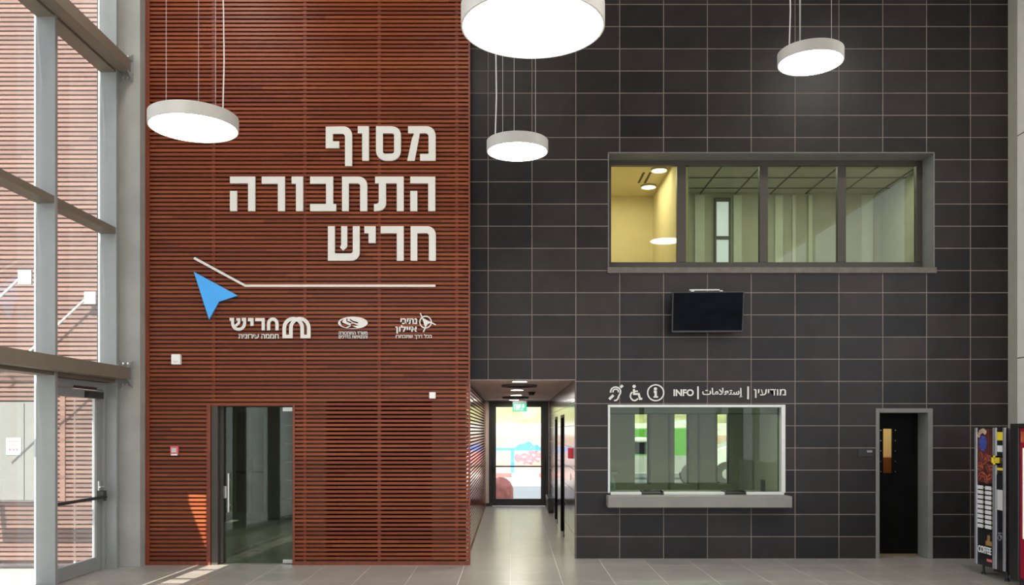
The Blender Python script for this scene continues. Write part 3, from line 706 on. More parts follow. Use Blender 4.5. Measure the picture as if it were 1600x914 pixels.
# ------------------------------------------------------------------ outside, beyond the passage and the office
def far_things():
    kb = thing('kerb', 'red and white painted kerb across the road beyond the passage door', 'kerb', (0, 32.3, 0))
    for k in range(-8, 16):
        MB().box(k*1.0, k*1.0+.995, 32.0, 32.25, -.1, .17).build('kerbstone', 'kerb_red' if k % 2 else 'kerb_white', kb)
    fw = MB().box(-14, 22, 36, 36.4, 0, 1.555)
    tag(fw.build('boundary_wall', 'far_wall', origin='base'), 'sandy rendered boundary wall below the grassy bank', 'wall')
    em = MB(); em.prism_x([(36.2, 1.56), (36.2, 1.6), (40, 2.1), (40, 1.56)], -14, 22)
    tag(em.build('embankment', 'far_cap', origin='base'), 'pale concrete bank sloping up above the boundary wall', 'embankment')
    gb = MB(); rows = []
    for i in range(14):
        y = 40+i*1.6
        rows.append([(-18+j*1.3, y, 2.0+i*.75+.25*math.sin(j*1.7+i)+random.uniform(-.12, .12)) for j in range(36)])
    n0 = len(gb.v)
    for r in rows: gb.v += [Vector(p) for p in r]
    for i in range(13):
        for j in range(35):
            a = i*36+j; gb.f.append((a, a+1, a+37, a+36)); gb.mi.append(0)
    g = gb.build('grass_bank', 'grass', smooth=True); g['kind'] = 'stuff'; tag(g, 'dry green grassy hillside behind the boundary wall', 'grass')
    rl = thing('railing', 'blue painted metal railing along the kerb beyond the passage door', 'railing', (0, 32.6, 0))
    MB().box(-1.6, 2.4, 32.58, 32.64, 1.0, 1.11).build('top_rail', 'rail_blue', rl)
    for x in (-1.5, .02, 2.2): MB().box(x-.07, x+.07, 32.57, 32.65, 0, 1.0).build('post', 'rail_blue', rl)
    gf = thing('wall_painting', 'red and blue painted scrawl on the sandy boundary wall', 'graffiti', (.9, 35.99, .3))
    rr = random.Random(3)
    def blob(nm, mm, cx, cz, rx, rz, d, sd):
        q = random.Random(sd); p1, p2 = q.uniform(0, 6), q.uniform(0, 6)
        MB().prism([(cx+rx*math.cos(t)*(1+.25*math.sin(3*t+p1)), cz+rz*math.sin(t)*(1+.3*math.sin(4*t+p2))) for t in (2*PI*j/24 for j in range(24))], 36-d, 36.0).build(nm, mm, gf)
    for i, (x, z, rx, rz) in enumerate(((.35, .62, .26, .18), (.68, .58, .30, .24), (1.0, .66, .22, .20), (.85, .92, .2, .12))): blob('red_patch', 'graffiti', x, z, rx, rz, .010+.002*i, i)
    for i, (x, z, rx, rz) in enumerate(((.35, 1.10, .20, .09), (.66, 1.16, .24, .12), (1.0, 1.08, .16, .08))): blob('blue_patch', 'rail_blue', x, z, rx, rz, .020+.002*i, 9+i)
    for i, (x, z) in enumerate(((.5, .66), (.72, .48), (.9, .74), (1.08, .58))): blob('white_patch', 'kerb_white', x, z, .06, .04, .030+.002*i, 20+i)
    rk = MB(); rk.ell((-.30, 22.6, .12), (.34, .3, .42), 18, 12)
    for v in rk.v: v += Vector((random.uniform(-.02, .02), random.uniform(-.02, .02), random.uniform(-.02, .02)))
    tag(rk.build('boulder', 'rock', smooth=True, origin='base'), 'rounded red boulder outside the lower left of the passage door', 'boulder')
    # minibus and car seen through the office windows
    bs = thing('minibus', 'green minibus parked outside the two left office windows', 'bus', (4.4, 28.9, 0))
    prof = [(2.9, .45), (6.4, .45), (6.42, 1.0), (6.4, 1.72), (6.25, 1.86), (3.2, 1.82), (3.0, 1.6), (2.86, 1.0)]
    MB().prism(prof, 28, 29.9).build('body', 'bus_green', bs, bevel=.03)
    MB().prism([(2.84, .40), (6.44, .40), (6.44, .95), (2.84, .95)], 27.985, 29.915).build('skirt', 'bus_grey', bs)
    MB().prism([(3.1, 1.0), (4.35, 1.0), (4.35, 1.42), (3.25, 1.42)], 27.98, 27.99).build('side_window', 'screen', bs)
    MB().ell((4.15, 27.9, 1.46), (.3, .06, .09)).build('wing_mirror', 'car_white', bs, True)
    for x in (3.55, 5.85):
        MB().lathe([(.18, -.02), (.38, -.02), (.40, .02), (.40, .2), (.38, .22), (.18, .22)], (x, 28, .345), 'y', 28).build('wheel', 'tyre', bs, True)
    cr = thing('white_car', 'white car parked outside the right office window', 'car', (8.0, 28.9, 0))
    MB().prism([(6.55, .35), (10.2, .35), (10.3, .75), (9.6, .9), (8.9, 1.42), (7.4, 1.40), (6.62, 1.15), (6.5, .7)], 28.1, 29.7).build('body', 'car_white', cr, bevel=.05)
    MB().prism([(7.5, .95), (9.3, .95), (8.85, 1.32), (7.6, 1.32)], 28.085, 28.095).build('side_window', 'screen', cr)
    for x in (6.98, 9.5):
        wh = MB().lathe([(.2, -.02), (.37, -.02), (.40, .02), (.40, .2), (.37, .22), (.2, .22)], (x, 28.06, .345), 'y', 28).build('wheel', 'tyre', cr, True)
        MB().lathe([(.05, -.03), (.22, -.015), (.22, .1)], (x, 28.06, .345), 'y', 20).build('hubcap', 'bus_grey', wh, True)
    br = thing('barrier', 'red and white barrier behind the cars across the road', 'barrier', (7.5, 31.2, 0))
    for k in range(8): MB().box(5.2+k*.6, 5.2+k*.6+.6, 31.2, 31.28, .98, 1.12).build('stripe', 'kerb_red' if k % 2 else 'kerb_white', br)
    for x in (5.4, 7.6, 9.8): MB().box(x, x+.08, 31.22, 31.27, -.055, .98).build('post', 'alu_light', br)
far_things()

# ------------------------------------------------------------------ pendant lamps
def pendant(x, y, z, r, label, first=None):
    t = thing('pendant_lamp', label, 'pendant lamp', (x, y, z), 'round white pendant lamps')
    MB().lathe([(r-.012, .004), (r-.006, 0), (r, .004), (r, .106), (r-.005, .11), (.02, .11)], (x, y, z), n=96).build('drum', 'lamp_body', t, True)
    MB().lathe([(r-.013, .008), (r-.013, .002)], (x, y, z), n=96).build('diffuser', 'diffuser', t)
    for k in range(3):
        a = math.radians(100+120*k); p = (x+r*.62*math.cos(a), y+r*.62*math.sin(a))
        MB().tube([(p[0], p[1], z+.10), (p[0], p[1], ZC)], .0022, 6).build('suspension_wire', 'wire', t)
        MB().lathe([(.012, .108), (.012, .13), (.004, .145)], (p[0], p[1], z), n=10).build('wire_clamp', 'lamp_body', t)
    s = 1 if x < -1 else -1
    cx, cy = x+s*r*.72, y-.05
    pts = [(cx+.012*math.sin(k*1.3)*(1 if k < 12 else 0), cy, z+.10+(ZC-z-.1)*k/14) for k in range(15)]
    MB().tube(pts, .006, 8).build('power_cord', 'cord', t, True)
    MB().lathe([(.06, ZC-z-.03), (.06, ZC-z)], (cx, cy, z), n=20).build('ceiling_rose', 'lamp_body', t)
pendant(.053, 8.44, 4.47, .30, 'round white pendant lamp hanging in front of the corner between timber and tile')
pendant(-2.69, 7.30, 4.30, .365, 'round white pendant lamp hanging before the timber wall, nearest the glazed facade')
pendant(2.86, 8.28, 5.27, .305, 'round white pendant lamp hanging above the upper window')
pendant(.105, 4.36, 3.78, .362, 'largest round white pendant lamp, cut off by the top edge')

# ------------------------------------------------------------------ big letters on the timber wall
YL, DL = YW-.034, .028
def c5(p): return at2(340+p[0]/3.808, 180+p[1]/3.808, YL)
def letter(name, polys, where, hole=False):
    P = [[c5(p) for p in q] for q in polys]
    o = plate(P, YL, DL).build('letter_'+name, 'white', origin='base')
    tag(o, 'large white Hebrew letter %s, %s' % (name, where), 'letter', 'large white letters of the wall title')
    b = MB(); us = [p[0] for p in P[0]]; vs = [p[1] for p in P[0]]
    return o
def rarc(cx, cy, r, a0, a1, n=7): return arc(cx, cy, r, a0, a1, n)    # y grows downwards here
letter('mem', [[(1133,65), (1240,65)] + rarc(1242,120,55,-90,0) + [(1297,270), (1204,270), (1204,230), (1255,230)] + rarc(1236,126,19,0,-90) + [(1203,107), (1199,130), (1172,270), (1128,270), (1156,140), (1170,107), (1133,107)]], 'at the right end of the top line')
letter('samekh', [[(942,65), (1040,65)] + rarc(1042,115,48,-90,0) + rarc(1030,210,60,0,90) + rarc(1002,210,60,90,180), [(983,107)] + rarc(1036,121,14,-90,0) + rarc(1036,214,14,0,90) + rarc(998,214,15,90,180)], 'second from the right in the top line')
letter('vav', [[(834,65), (900,65), (900,270), (860,270), (860,107), (834,107)]], 'third from the right in the top line')
letter('final_pe', [[(643,68), (745,66)] + rarc(748,118,52,-90,0) + [(800,302), (758,302)] + rarc(740,128,18,0,-90) + [(685,110), (685,155), (723,155), (723,195), (643,195)]], 'at the left end of the top line')
def he(x0, x1): return [[(x0,365), (x1,365), (x1,570), (x1-42,570), (x1-42,405), (x0,405)], [(x0,450), (x0+42,450), (x0+42,570), (x0,570)]]
letter('he', he(1146, 1295), 'at the right end of the middle line')
letter('tav', [[(937,365), (1107,365), (1107,570), (1066,570), (1066,405), (1001,405)] + rarc(955,522,47,0,90) + [(930,570), (930,528), (942,528)] + rarc(944,512,15,90,0) + [(959,405), (937,405)]], 'second from the right in the middle line')
letter('het', [[(740,365), (835,365)] + rarc(840,415,50,-90,0) + [(890,570), (848,570)] + rarc(832,421,16,0,-90) + [(780,405), (780,570), (740,570)]], 'third from the right in the middle line')
letter('bet', [[(550,365), (687,365), (687,528), (705,528), (705,570), (550,570), (550,528), (645,528), (645,407), (550,407)]], 'in the centre of the middle line')
letter('vav', [[(440,365), (508,365), (508,570), (466,570), (466,407), (440,407)]], 'third from the left in the middle line')
letter('resh', [[(262,365), (400,365), (400,570), (358,570), (358,407), (262,407)]], 'second from the left in the middle line')
letter('he', he(73, 223), 'at the left end of the middle line')
letter('het', [[(1148,660), (1242,660)] + rarc(1248,710,50,-90,0) + [(1298,865), (1257,865)] + rarc(1241,717,16,0,-90) + [(1188,702), (1188,865), (1148,865)]], 'at the right end of the bottom line')
letter('resh', [[(970,660), (1107,660), (1107,865), (1066,865), (1066,702), (970,702)]], 'second from the right in the bottom line')
letter('yod', [[(873,660), (940,660), (940,760), (898,760), (898,702), (873,702)]], 'small one third from the right in the bottom line')
letter('shin', [[(656,660), (697,660), (697,822), (790,822)] + rarc(790,808,14,90,0) + [(804,660), (845,660)] + rarc(795,815,50,0,90) + [(656,865)], [(735,660), (771,660), (771,782), (747,806), (728,787), (735,772)]], 'at the left end of the bottom line')

def c6(p): return at2(290+p[0]/3.902, 390+p[1]/3.902, YL)
b = MB(); b.prism([c6(p) for p in ((55,44), (366,213), (1523,213), (1523,227), (362,227), (47,57))], YL, YL+.02)
tag(b.build('sign_line', 'white', origin='base'), 'thin bent white line running under the big letters', 'sign line')
tag(MB().prism([c6(p) for p in ((50,135), (318,280), (202,318), (143,425))], YL-.004, YL+.028).build('arrow_sign', 'blue', origin='base'), 'bright blue arrowhead sign on the timber wall', 'arrow')

# small logos
YS, DS = YW-.018, .014
def sub(fn_off, sc):
    return lambda p: at2(fn_off[0]+p[0]/sc, fn_off[1]+p[1]/sc, YS)
def txt(s, q, x0, x1, y0, y1, rtl=True, bold=.02, yf=YS, d=DS):
    a, c = q((x0, y1)), q((x1, y0))
    return text_mesh(s[::-1] if rtl else s, a[0], c[0], a[1], c[1], yf, d, bold)
q1 = sub((350, 480), 10.667); k1 = YS/F/10.667
lg = thing('city_logo', 'white logo with interlaced arches, left of the three logos', 'logo', at(422, 529, YS), 'white logos on the timber wall')
def strk(b, q, pts, wpx, k, yo=0, closed=False): return b.stroke([q(p) for p in pts], wpx*k, YS-yo, YS+DS-yo, 0, closed)
b = MB()
def gothic(x0, x1, ytop, yb, n=10):
    r = (x1-x0)/2
    return [(x0, yb)] + [(x0+r-r*math.cos(PI*i/n), ytop+155-155*math.sin(PI*i/n)) for i in range(n+1)] + [(x1, yb)]
strk(b, q1, gothic(1003, 1303, 190, 487), 60, k1); strk(b, q1, gothic(1114, 1412, 190, 487), 60, k1, .0006)
for x0, x1 in ((975, 1143), (1275, 1441)):
    p = [q1(v) for v in ((x0,458), (x1,458), (x1,517), (x0,517))]; b.prism(p, YS-.001, YS+DS)
b.build('emblem', 'white', lg)
b = MB()
strk(b, q1, [(742,385), (742,280)] + [(812-70*math.cos(PI*i/10), 275-78*math.sin(PI*i/10)) for i in range(11)] + [(882,385)], 54, k1)
strk(b, q1, [(520,206), (652,206), (652,385)], 52, k1); strk(b, q1, [(398,206), (465,206), (465,312)], 52, k1)
strk(b, q1, [(92,202), (142,202), (142,270)] + [(242-100*math.cos(PI*i/10), 270+98*math.sin(PI*i/10)) for i in range(11)] + [(342,202), (296,202)], 50, k1)
strk(b, q1, [(205,202), (250,202), (246,262), (185,318)], 42, k1)
b.build('name_lettering', 'white', lg)
txt('חממה עירונית', q1, 240, 910, 445, 522).build('tagline_lettering', 'white', lg)
q2 = sub((515, 480), 9.143); k2 = YS/F/9.143
lg = thing('ministry_logo', 'white oval swirl logo with two lines of text, middle of the three logos', 'logo', at(551, 529, YS), 'white logos on the timber wall')
el = [(332+212*math.cos(t), 222+87*math.sin(t)) for t in (2*PI*i/48 for i in range(48))]
sw = [[(150,205), (200,165), (180,215), (230,238), (295,262), (225,290), (170,262)], [(235,160), (262,165), (250,190), (322,218), (300,232), (240,205)],
      [(285,160), (330,190), (412,218), (400,232), (330,215), (290,185)], [(300,236), (345,232), (412,262), (370,266), (318,262), (400,300), (250,302), (300,270)]]
plate([[q2(p) for p in el]] + [[q2(p) for p in s] for s in sw], YS, DS).build('emblem', 'white', lg)
txt('משרד התחבורה', q2, 130, 540, 346, 392).build('upper_lettering', 'white', lg)
txt('והבטיחות בדרכים', q2, 130, 540, 402, 446).build('lower_lettering', 'white', lg)
lg = thing('highways_logo', 'white logo with compass ring and arrow, right of the three logos', 'logo', at(648, 529, YS), 'white logos on the timber wall')
b = MB(); strk(b, q2, [(1370+82*math.cos(t), 212+84*math.sin(t)) for t in (2*PI*i/32 for i in range(32))], 16, k2, 0, True)
strk(b, q2, [(1296,85), (1325,155)], 16, k2, .0008); strk(b, q2, [(1440,212), (1518,252)], 16, k2, .0008); strk(b, q2, [(1372,280), (1338,355)], 16, k2, .0008)
b.prism([q2(p) for p in ((1318,146), (1456,218), (1398,240), (1370,298), (1348,240))], YS-.0016, YS+DS)
b.build('compass_emblem', 'white', lg)
txt('נתיבי', q2, 1012, 1250, 158, 240, bold=.03).build('upper_lettering', 'white', lg)
txt('איילון', q2, 940, 1250, 258, 376, bold=.03).build('lower_lettering', 'white', lg)
txt('בכל דרך שתבחרו', q2, 945, 1465, 384, 456).build('tagline_lettering', 'white', lg)

# ------------------------------------------------------------------ information sign above the window
YN, DN = YT-.014, .014
q3 = lambda p: at2(940+p[0]/10.667, 590+p[1]/10.667, YN)
q4 = lambda p: at2(1040+p[0]/8, 590+p[1]/8, YN)
k3 = YN/F/10.667
def sk(b, pts, wpx, yo=0, closed=False): return b.stroke([q3(p) for p in pts], wpx*k3, YN-yo, YN+DN-yo, 0, closed)
G = 'white signs above the information window'
b = MB()
sk(b, [(152,250), (152,225)] + [(235-83*math.cos(math.radians(a)), 232-75*math.sin(math.radians(a))) for a in range(15, 181, 15)] + [(312,262), (285,310), (272,350), (250,375), (210,382)], 24)
sk(b, [(190,245)] + [(236-44*math.cos(math.radians(a)), 230-38*math.sin(math.radians(a))) for a in range(0, 181, 20)] + [(280,245)], 22, .0006)
sk(b, [(128,360), (198,292)], 42, .001); sk(b, [(315,165), (352,128)], 42, .001)
tag(b.build('hearing_loop_sign', 'white', origin='base'), 'white ear pictogram, leftmost sign above the information window', 'pictogram', G)
b = MB(); c = q3((543,147)); r = 28*k3
b.prism([(c[0]+r*math.cos(t), c[1]+r*math.sin(t)) for t in (2*PI*i/20 for i in range(20))], YN, YN+DN)
sk(b, [(540,190), (543,272), (620,272), (640,355), (678,350)], 34); sk(b, [(545,228), (605,226)], 22, .0006)
sk(b, [(512,238), (486,275), (480,315), (495,352), (525,378), (560,382), (592,365), (604,345)], 24, .0006)
tag(b.build('wheelchair_sign', 'white', origin='base'), 'white wheelchair pictogram between the ear and the circled letter', 'pictogram', G)
b = MB(); sk(b, [(902+134*math.cos(t), 252+132*math.sin(t)) for t in (2*PI*i/40 for i in range(40))], 22, 0, True)
c = q3((898,187)); r = 27*k3
b.prism([(c[0]+r*math.cos(t), c[1]+r*math.sin(t)) for t in (2*PI*i/20 for i in range(20))], YN, YN+DN)
sk(b, [(870,236), (903,236), (903,318)], 36); sk(b, [(866,322), (942,322)], 26, .0006)
tag(b.build('information_sign', 'white', origin='base'), 'white circled letter i pictogram above the information window', 'pictogram', G)
tag(txt('INFO', q4, 100, 352, 145, 231, False, .03, YN, DN).build('sign_lettering', 'white', origin='base'), 'white word INFO above the information window', 'lettering', G)
tag(txt('\uFE95\uFE8E\uFEE3\uFEFC\uFECC\uFE98\uFEB3\uFE87', q4, 460, 970, 128, 250, False, .018, YN, DN).build('sign_lettering', 'white', origin='base'), 'white Arabic word between two bars above the information window', 'lettering', G)
tag(txt('מודיעין', q4, 1105, 1505, 143, 252, True, .010, YN, DN).build('sign_lettering', 'white', origin='base'), 'white Hebrew word at the right end above the information window', 'lettering', G)
for x0, x1, lab in ((396, 415, 'white upright bar between INFO and the Arabic word'), (1022, 1042, 'white upright bar between the Arabic and the Hebrew word')):
    p, q = q4((x0, 270)), q4((x1, 110))
    tag(MB().box(p[0], q[0], YN, YN+DN, p[1], q[1]).build('sign_bar', 'white', origin='base'), lab, 'sign bar', G)
# nameplate beside the black door
npx = thing('door_nameplate', 'small black nameplate with pale lettering left of the black door', 'nameplate', at(1351, 713, YT))
p, q = at(1340.5, 712.8, YT), at(1363, 702, YT)
MB().box(p.x, q.x, YT-.012, YT, p.z, q.z).build('plate', 'black', npx)
b = MB()
for k in range(4):
    x = at(1354+2.1*k, 0, YT).x; z = at(0, 706.8, YT).z
    b.box(x, x+.013, YT-.015, YT-.011, z+.018, z+.024); b.box(x+.008, x+.013, YT-.015, YT-.011, z, z+.02)
b.build('lettering', 'label_white', npx)

# ------------------------------------------------------------------ television
p0 = at(1104, 520, 11.62)
tv = thing('television', 'black flat television tilted down on the dark tile wall', 'television', (p0.x, 11.60, p0.z))
tv.rotation_euler = (math.radians(9), 0, math.radians(-2.5))
def L(b, nm, m, bevel=0):
    o = b.build(nm, m, None, bevel=bevel); o.parent = tv; return o
L(MB().box(-.475, .475, -.02, .03, 0, .545), 'casing', 'black', .008)
L(MB().box(-.458, .458, -.024, -.019, .03, .53), 'screen', 'screen')
b = MB(); b.box(-.22, -.18, .03, .07, .10, .56); b.box(.16, .20, .03, .07, .10, .56); b.tube([(-.24, .05, .565), (.16, .05, .565)], .012)
b.box(-.10, .08, .03, .215, .2, .4)
L(b, 'wall_bracket', 'alu_light')

# ------------------------------------------------------------------ small wall devices
def dev(name, label, cat, x0, x1, y0, y1, Y, d, m):
    p, q = at(x0, y1, Y), at(x1, y0, Y)
    t = thing(name, label, cat, ((p.x+q.x)/2, Y-d/2, p.z))
    MB().box(p.x, q.x, Y-d, Y, p.z, q.z).build('case', m, t, bevel=.008)
    return t, p, q
t, p, q = dev('motion_detector', 'white motion detector on the timber wall near the concrete column', 'detector', 270, 284, 554, 570, YW, .06, 'white_plastic')
MB().ell(((p.x+q.x)/2, YW-.058, p.z+.05), (.03, .014, .026)).build('lens', 'kerb_white', t, True)
t, p, q = dev('speaker_box', 'small white square box on the timber wall right of the glass door', 'wall box', 671, 681, 613, 623, YW, .05, 'white_plastic')
MB().box(p.x+.012, q.x-.012, YW-.053, YW-.049, p.z+.012, q.z-.012).build('cover', 'white_plastic', t)
t, p, q = dev('call_point', 'pinkish red break-glass call point on the timber wall beside the glass door', 'call point', 268, 280, 697, 709, YW, .05, 'pink_red')
MB().box(p.x+.02, q.x-.02, YW-.054, YW-.049, p.z+.02, q.z-.025).build('glass_cover', 'paper', t)
MB().box(p.x+.01, q.x-.01, YW-.045, YW-.03, p.z-.02, p.z).build('flap', 'white_plastic', t)
# fire call point, switch and fittings in the passage
t = thing('call_point', 'bright red fire call point on the tiled passage wall', 'call point', (PX1-.025, 12.5, 1.38))
MB().box(PX1-.05, PX1, 12.42, 12.58, 1.35, 1.50).build('case', 'red', t, bevel=.006)
MB().box(PX1-.053, PX1-.049, 12.46, 12.54, 1.39, 1.46).build('glass_cover', 'pink_red', t)
t = thing('light_switch', 'pale light switch below the red call point in the passage', 'switch', (PX1-.01, 12.6, 1.03))
MB().box(PX1-.012, PX1, 12.55, 12.63, 1.03, 1.13).build('plate', 'label_white', t, bevel=.003)
MB().box(PX1-.018, PX1-.012, 12.575, 12.605, 1.055, 1.105).build('rocker', 'white_plastic', t)
for x, y, lab in ((.105, 12.0, 'round downlight nearest the hall in the passage ceiling'), (.086, 14.5, 'second round downlight in the passage ceiling'), (.078, 16.6, 'third round downlight in the passage ceiling'), (.045, 19.2, 'round downlight nearest the exit door in the passage ceiling')):
    t = thing('downlight', lab, 'downlight', (x, y, PZ-.02), 'downlights in the passage ceiling')
    MB().lathe([(.10, 0), (.10, .012), (.125, .018), (.125, .02)], (x, y, PZ-.02), n=28).build('rim', 'lamp_body', t, True)
    MB().lathe([(.098, -.002), (.098, .006)], (x, y, PZ-.02), n=28).build('lens', 'downlight', t)
    dl = bpy.data.lights.new('downlight_light', 'AREA'); do = bpy.data.objects.new('downlight_light', dl); COL.objects.link(do)
    dl.shape = 'DISK'; dl.size = .19; dl.energy = 12; dl.color = (1, .93, .86); do.location = (x, y, PZ-.024)
for x, y, lab in ((.11, 13.2, 'ring-shaped air diffuser in the passage ceiling, nearer the hall'), (.07, 17.9, 'ring-shaped air diffuser in the passage ceiling, nearer the exit')):
    t = thing('air_diffuser', lab, 'air vent', (x, y, PZ-.02), 'air diffusers in the passage ceiling')
    for r in (.10, .17, .24): MB().lathe([(r, -.012), (r+.03, -.012), (r+.03, .02), (r, .02)], (x, y, PZ-.02), n=32).build('ring', 'plaster_dark', t, True)
t = thing('smoke_detector', 'small dark detector on the passage ceiling right of the diffusers', 'detector', (.355, 15.6, PZ-.06))
MB().lathe([(.04, -.0), (.055, .02), (.055, .06)], (.355, 15.6, PZ-.06), n=20).build('head', 'black', t, True)
MB().lathe([(.075, .045), (.075, .06)], (.355, 15.6, PZ-.06), n=20).build('base', 'alu_dark', t)
e0, e1 = at(801, 643, 17.2), at(823, 630, 17.2)
t = thing('exit_sign', 'green lit exit sign hanging from the passage ceiling', 'exit sign', ((e0.x+e1.x)/2, 17.2, e0.z))
MB().box(e0.x, e1.x, 17.2, 17.23, e0.z, e1.z).build('panel', 'green_sign', t, bevel=.003)
MB().box(e0.x, e1.x, 17.19, 17.24, e1.z, e1.z+.045).build('housing', 'alu', t)
text_mesh('יציאה'[::-1], e0.x+.03, e1.x-.05, e0.z+.025, e1.z-.02, 17.196, .006, .03).build('lettering', 'white_lit', t)
for x in (e0.x+.05, e1.x-.05): MB().tube([(x, 17.215, e1.z+.04), (x, 17.215, PZ)], .006).build('hanger', 'alu', t)
# door closer and skirting item in the passage
cl = thing('fire_cabinet', 'low dark cabinet at the foot of the tiled passage wall beside the exit door', 'cabinet', (PX1-.06, 18.9, 0))
MB().box(PX1-.10, PX1, 18.3, 19.5, .05, .32).build('body', 'black', cl, bevel=.006); MB().box(PX1-.09, PX1-.02, 18.35, 19.45, 0, .05).build('plinth', 'alu_dark', cl)

# ------------------------------------------------------------------ coffee machine
MX, MYA, MYB, MZ0, MZ1 = 5.70, 9.97, 10.63, .13, 1.785
cm = thing('coffee_machine', 'dark coffee vending machine with COFFEE lettering beside the tile wall', 'vending machine', (6.1, 10.36, 0))
MB().box(MX+.015, 6.5, MYA, MYB, MZ0, MZ1).build('body', 'machine', cm, bevel=.01)
def fx(t): return MYB-(MYB-MYA)*t                # t from the far edge (0) to the near edge (1)
def fbox(nm, m, t0, t1, z0, z1, d=.004, base=0.0, parent=cm): return MB().box(MX-base-d, MX-base+.004, fx(t1), fx(t0), z0, z1).build(nm, m, parent)
dr = MB().box(MX, MX+.03, MYA-.002, MYB+.002, MZ0-.01, MZ1+.005).build('door', 'machine_panel', cm, bevel=.006)
def tri(nm, t0, t1, d=.012, m='silver'): return MB().box(MX-d, MX+.01, fx(t1), fx(t0), MZ0-.01, MZ1).build(nm, m, dr, bevel=.006)
tri('trim_strip', 0, .075); tri('trim_strip', .60, .715); tri('trim_strip', .925, 1.0)
def mz(y, t):                                    # picture height at the column t of the front
    Y = fx(t); return 1.75+(673-y)*Y/F
fbox('coffee_picture', 'coffee_brown', .085, .595, 1.125, 1.775, .003)
b = MB(); rr = random.Random(5)
def decal(b, t, z, ry, rz, ang=0, d=.004):
    n = 18
    pts = []
    for i in range(n):
        a = 2*PI*i/n; u, v = ry*math.cos(a), rz*math.sin(a)
        pts.append((fx(t)+u*math.cos(ang)-v*math.sin(ang), z+u*math.sin(ang)+v*math.cos(ang)))
    b.prism_x(pts, MX-d, MX)
bn = MB(); bc = MB()
for i, (t, z, a) in enumerate(((.20,1.33,.6), (.33,1.38,-.5), (.27,1.22,.2), (.45,1.30,.9), (.52,1.42,.3), (.50,1.20,-.4), (.38,1.17,1.2), (.15,1.20,-.9), (.22,1.44,1.1), (.56,1.31,-.2), (.14,1.30,.1), (.42,1.43,.7))):
    t = max(t, .185); decal(bn, t, z, .058, .037, a, .0045+.0006*i); decal(bc, t, z, .05, .005, a+.1, .0052+.0006*i+.004)
bn.build('printed_beans', 'bean', dr); bc.build('printed_creases', 'bean_dark', dr)
b = MB(); decal(b, .27, 1.60, .085, .095, 0, .005); b.build('printed_cup', 'cup_blue', dr)
b = MB()
for k in range(7):
    a = .3+k*.33; decal(b, .26+.14*math.cos(a)*(-1), 1.66+.09*math.sin(a), .03, .018, a, .0056)
b.build('printed_foam', 'cream_print', dr)
rows = 9
for cix, (t0, t1) in enumerate(((.09, .27), (.35, .54))):
    for k in range(rows):
        z = 1.085-k*.0585
        fbox('button_label', 'label_white', t0, t1, z-.042, z, .006, parent=dr)
        fbox('button', 'button_green', t1+.015, t1+.05, z-.030, z-.010, .010, parent=dr)
fbox('dispense_recess', 'black', .10, .58, .42, .55, .003, parent=dr)
fbox('cup_print', 'gold', .36, .56, .375, .43, .005, parent=dr); fbox('cup_print', 'gold', .42, .50, .43, .50, .005, parent=dr)
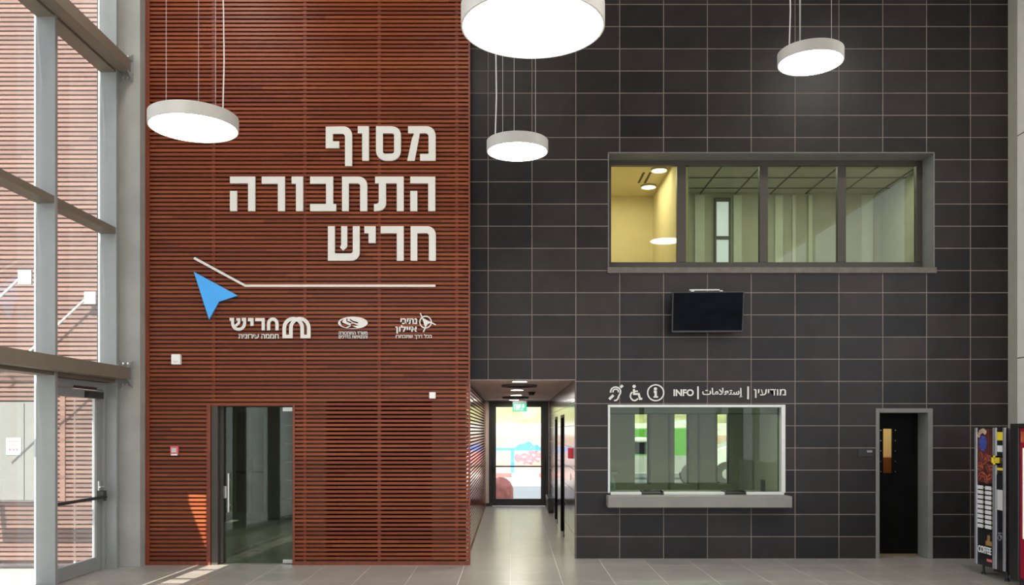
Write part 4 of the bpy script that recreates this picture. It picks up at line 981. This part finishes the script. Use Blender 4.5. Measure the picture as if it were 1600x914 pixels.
# lettering faces the hall's middle: text runs from the far edge to the near edge
tm = text_mesh('COFFEE', 0, 1, 0, 1, 0, 1, .02)
b = MB()
for v in tm.v: b.v.append(Vector((MX-.006+.006*v.y, fx(.10+.44*v.x), .27+.085*v.z)))
b.f = tm.f; b.mi = tm.mi; b.build('coffee_lettering', 'label_white', dr)
fbox('red_badge', 'pink_red', .40, .56, .185, .215, .005, parent=dr)
def cbox(nm, m, t0, t1, y0, y1, d=.006): return fbox(nm, m, t0, t1, mz(y1, (t0+t1)/2), mz(y0, (t0+t1)/2), d, 0, dr)
cbox('yellow_label', 'yellow', .73, .915, 675, 688); cbox('white_label', 'label_white', .74, .90, 696, 706)
b = MB()
t0, t1, z0, z1 = .62, .80, mz(726, .7), mz(712, .7)
for a, c, e, g in ((t0, t1, z1-.02, z1), (t0, t1, z0, z0+.02), (t0, t0+.05, z0, z1), (t1-.05, t1, z0, z1)): b.box(MX-.03, MX+.0, fx(c), fx(a), e, g)
b.build('coin_frame', 'yellow', dr); cbox('yellow_label', 'yellow', .74, .92, 731, 735)
cbox('keypad', 'black', .74, .91, 742, 765, .012); cbox('white_notice', 'paper', .74, .91, 765, 797, .007)
b = MB(); zc_ = mz(840, .82); b.lathe([(.026, -.012), (.034, -.012), (.034, 0), (.026, 0)], (MX, fx(.82), zc_), 'x', 20, 0, False); b.lathe([(.010, -.02), (.010, 0)], (MX, fx(.82), zc_+.05), 'x', 14); b.build('lock', 'silver', dr, True)
for x in (MX+.06, 6.42):
    for y in (MYA+.08, MYB-.08): MB().lathe([(.028, 0), (.028, .02), (.014, .03), (.014, MZ0+.005)], (x, y, 0), n=14).build('foot', 'black', cm)
MB().box(MX+.12, 6.4, MYA+.1, MYB-.2, .06, MZ0).build('underframe', 'black', cm)

# second machine at the picture's right edge
RX, RYA, RYB = 5.60, 8.80, 9.72
rm = thing('snack_machine', 'red vending machine with black frame and pale lit front at the right edge', 'vending machine', (6.0, 9.25, 0))
MB().box(RX+.06, 6.45, RYA, RYB, .08, 1.83).build('body', 'machine_panel', rm, bevel=.01)
b = MB(); b.box(RX, RX+.06, RYB-.16, RYB, .08, 1.83); b.box(RX, RX+.06, RYA, RYA+.05, .08, 1.83); b.box(RX, RX+.06, RYA+.05, RYB-.16, 1.78, 1.83); b.box(RX, RX+.06, RYA+.05, RYB-.16, .08, .12)
b.build('door_frame', 'black', rm, bevel=.01)
MB().box(RX+.02, RX+.059, RYA+.05, RYB-.161, .12, 1.78).build('front_panel', 'machine_red', rm)
MB().box(RX+.012, RX+.021, RYA+.10, RYB-.22, .56, 1.56).build('lit_panel', 'machine_light', rm, bevel=.01)
MB().box(RX+.014, RX+.021, RYA+.08, RYB-.185, 1.62, 1.74).build('header_print', 'orange_print', rm)
for y in (RYA+.08, RYB-.08):
    for x in (RX+.1, 6.38): MB().lathe([(.03, 0), (.03, .085)], (x, y, 0), n=14).build('foot', 'black', rm)
bpy.context.view_layer.update()
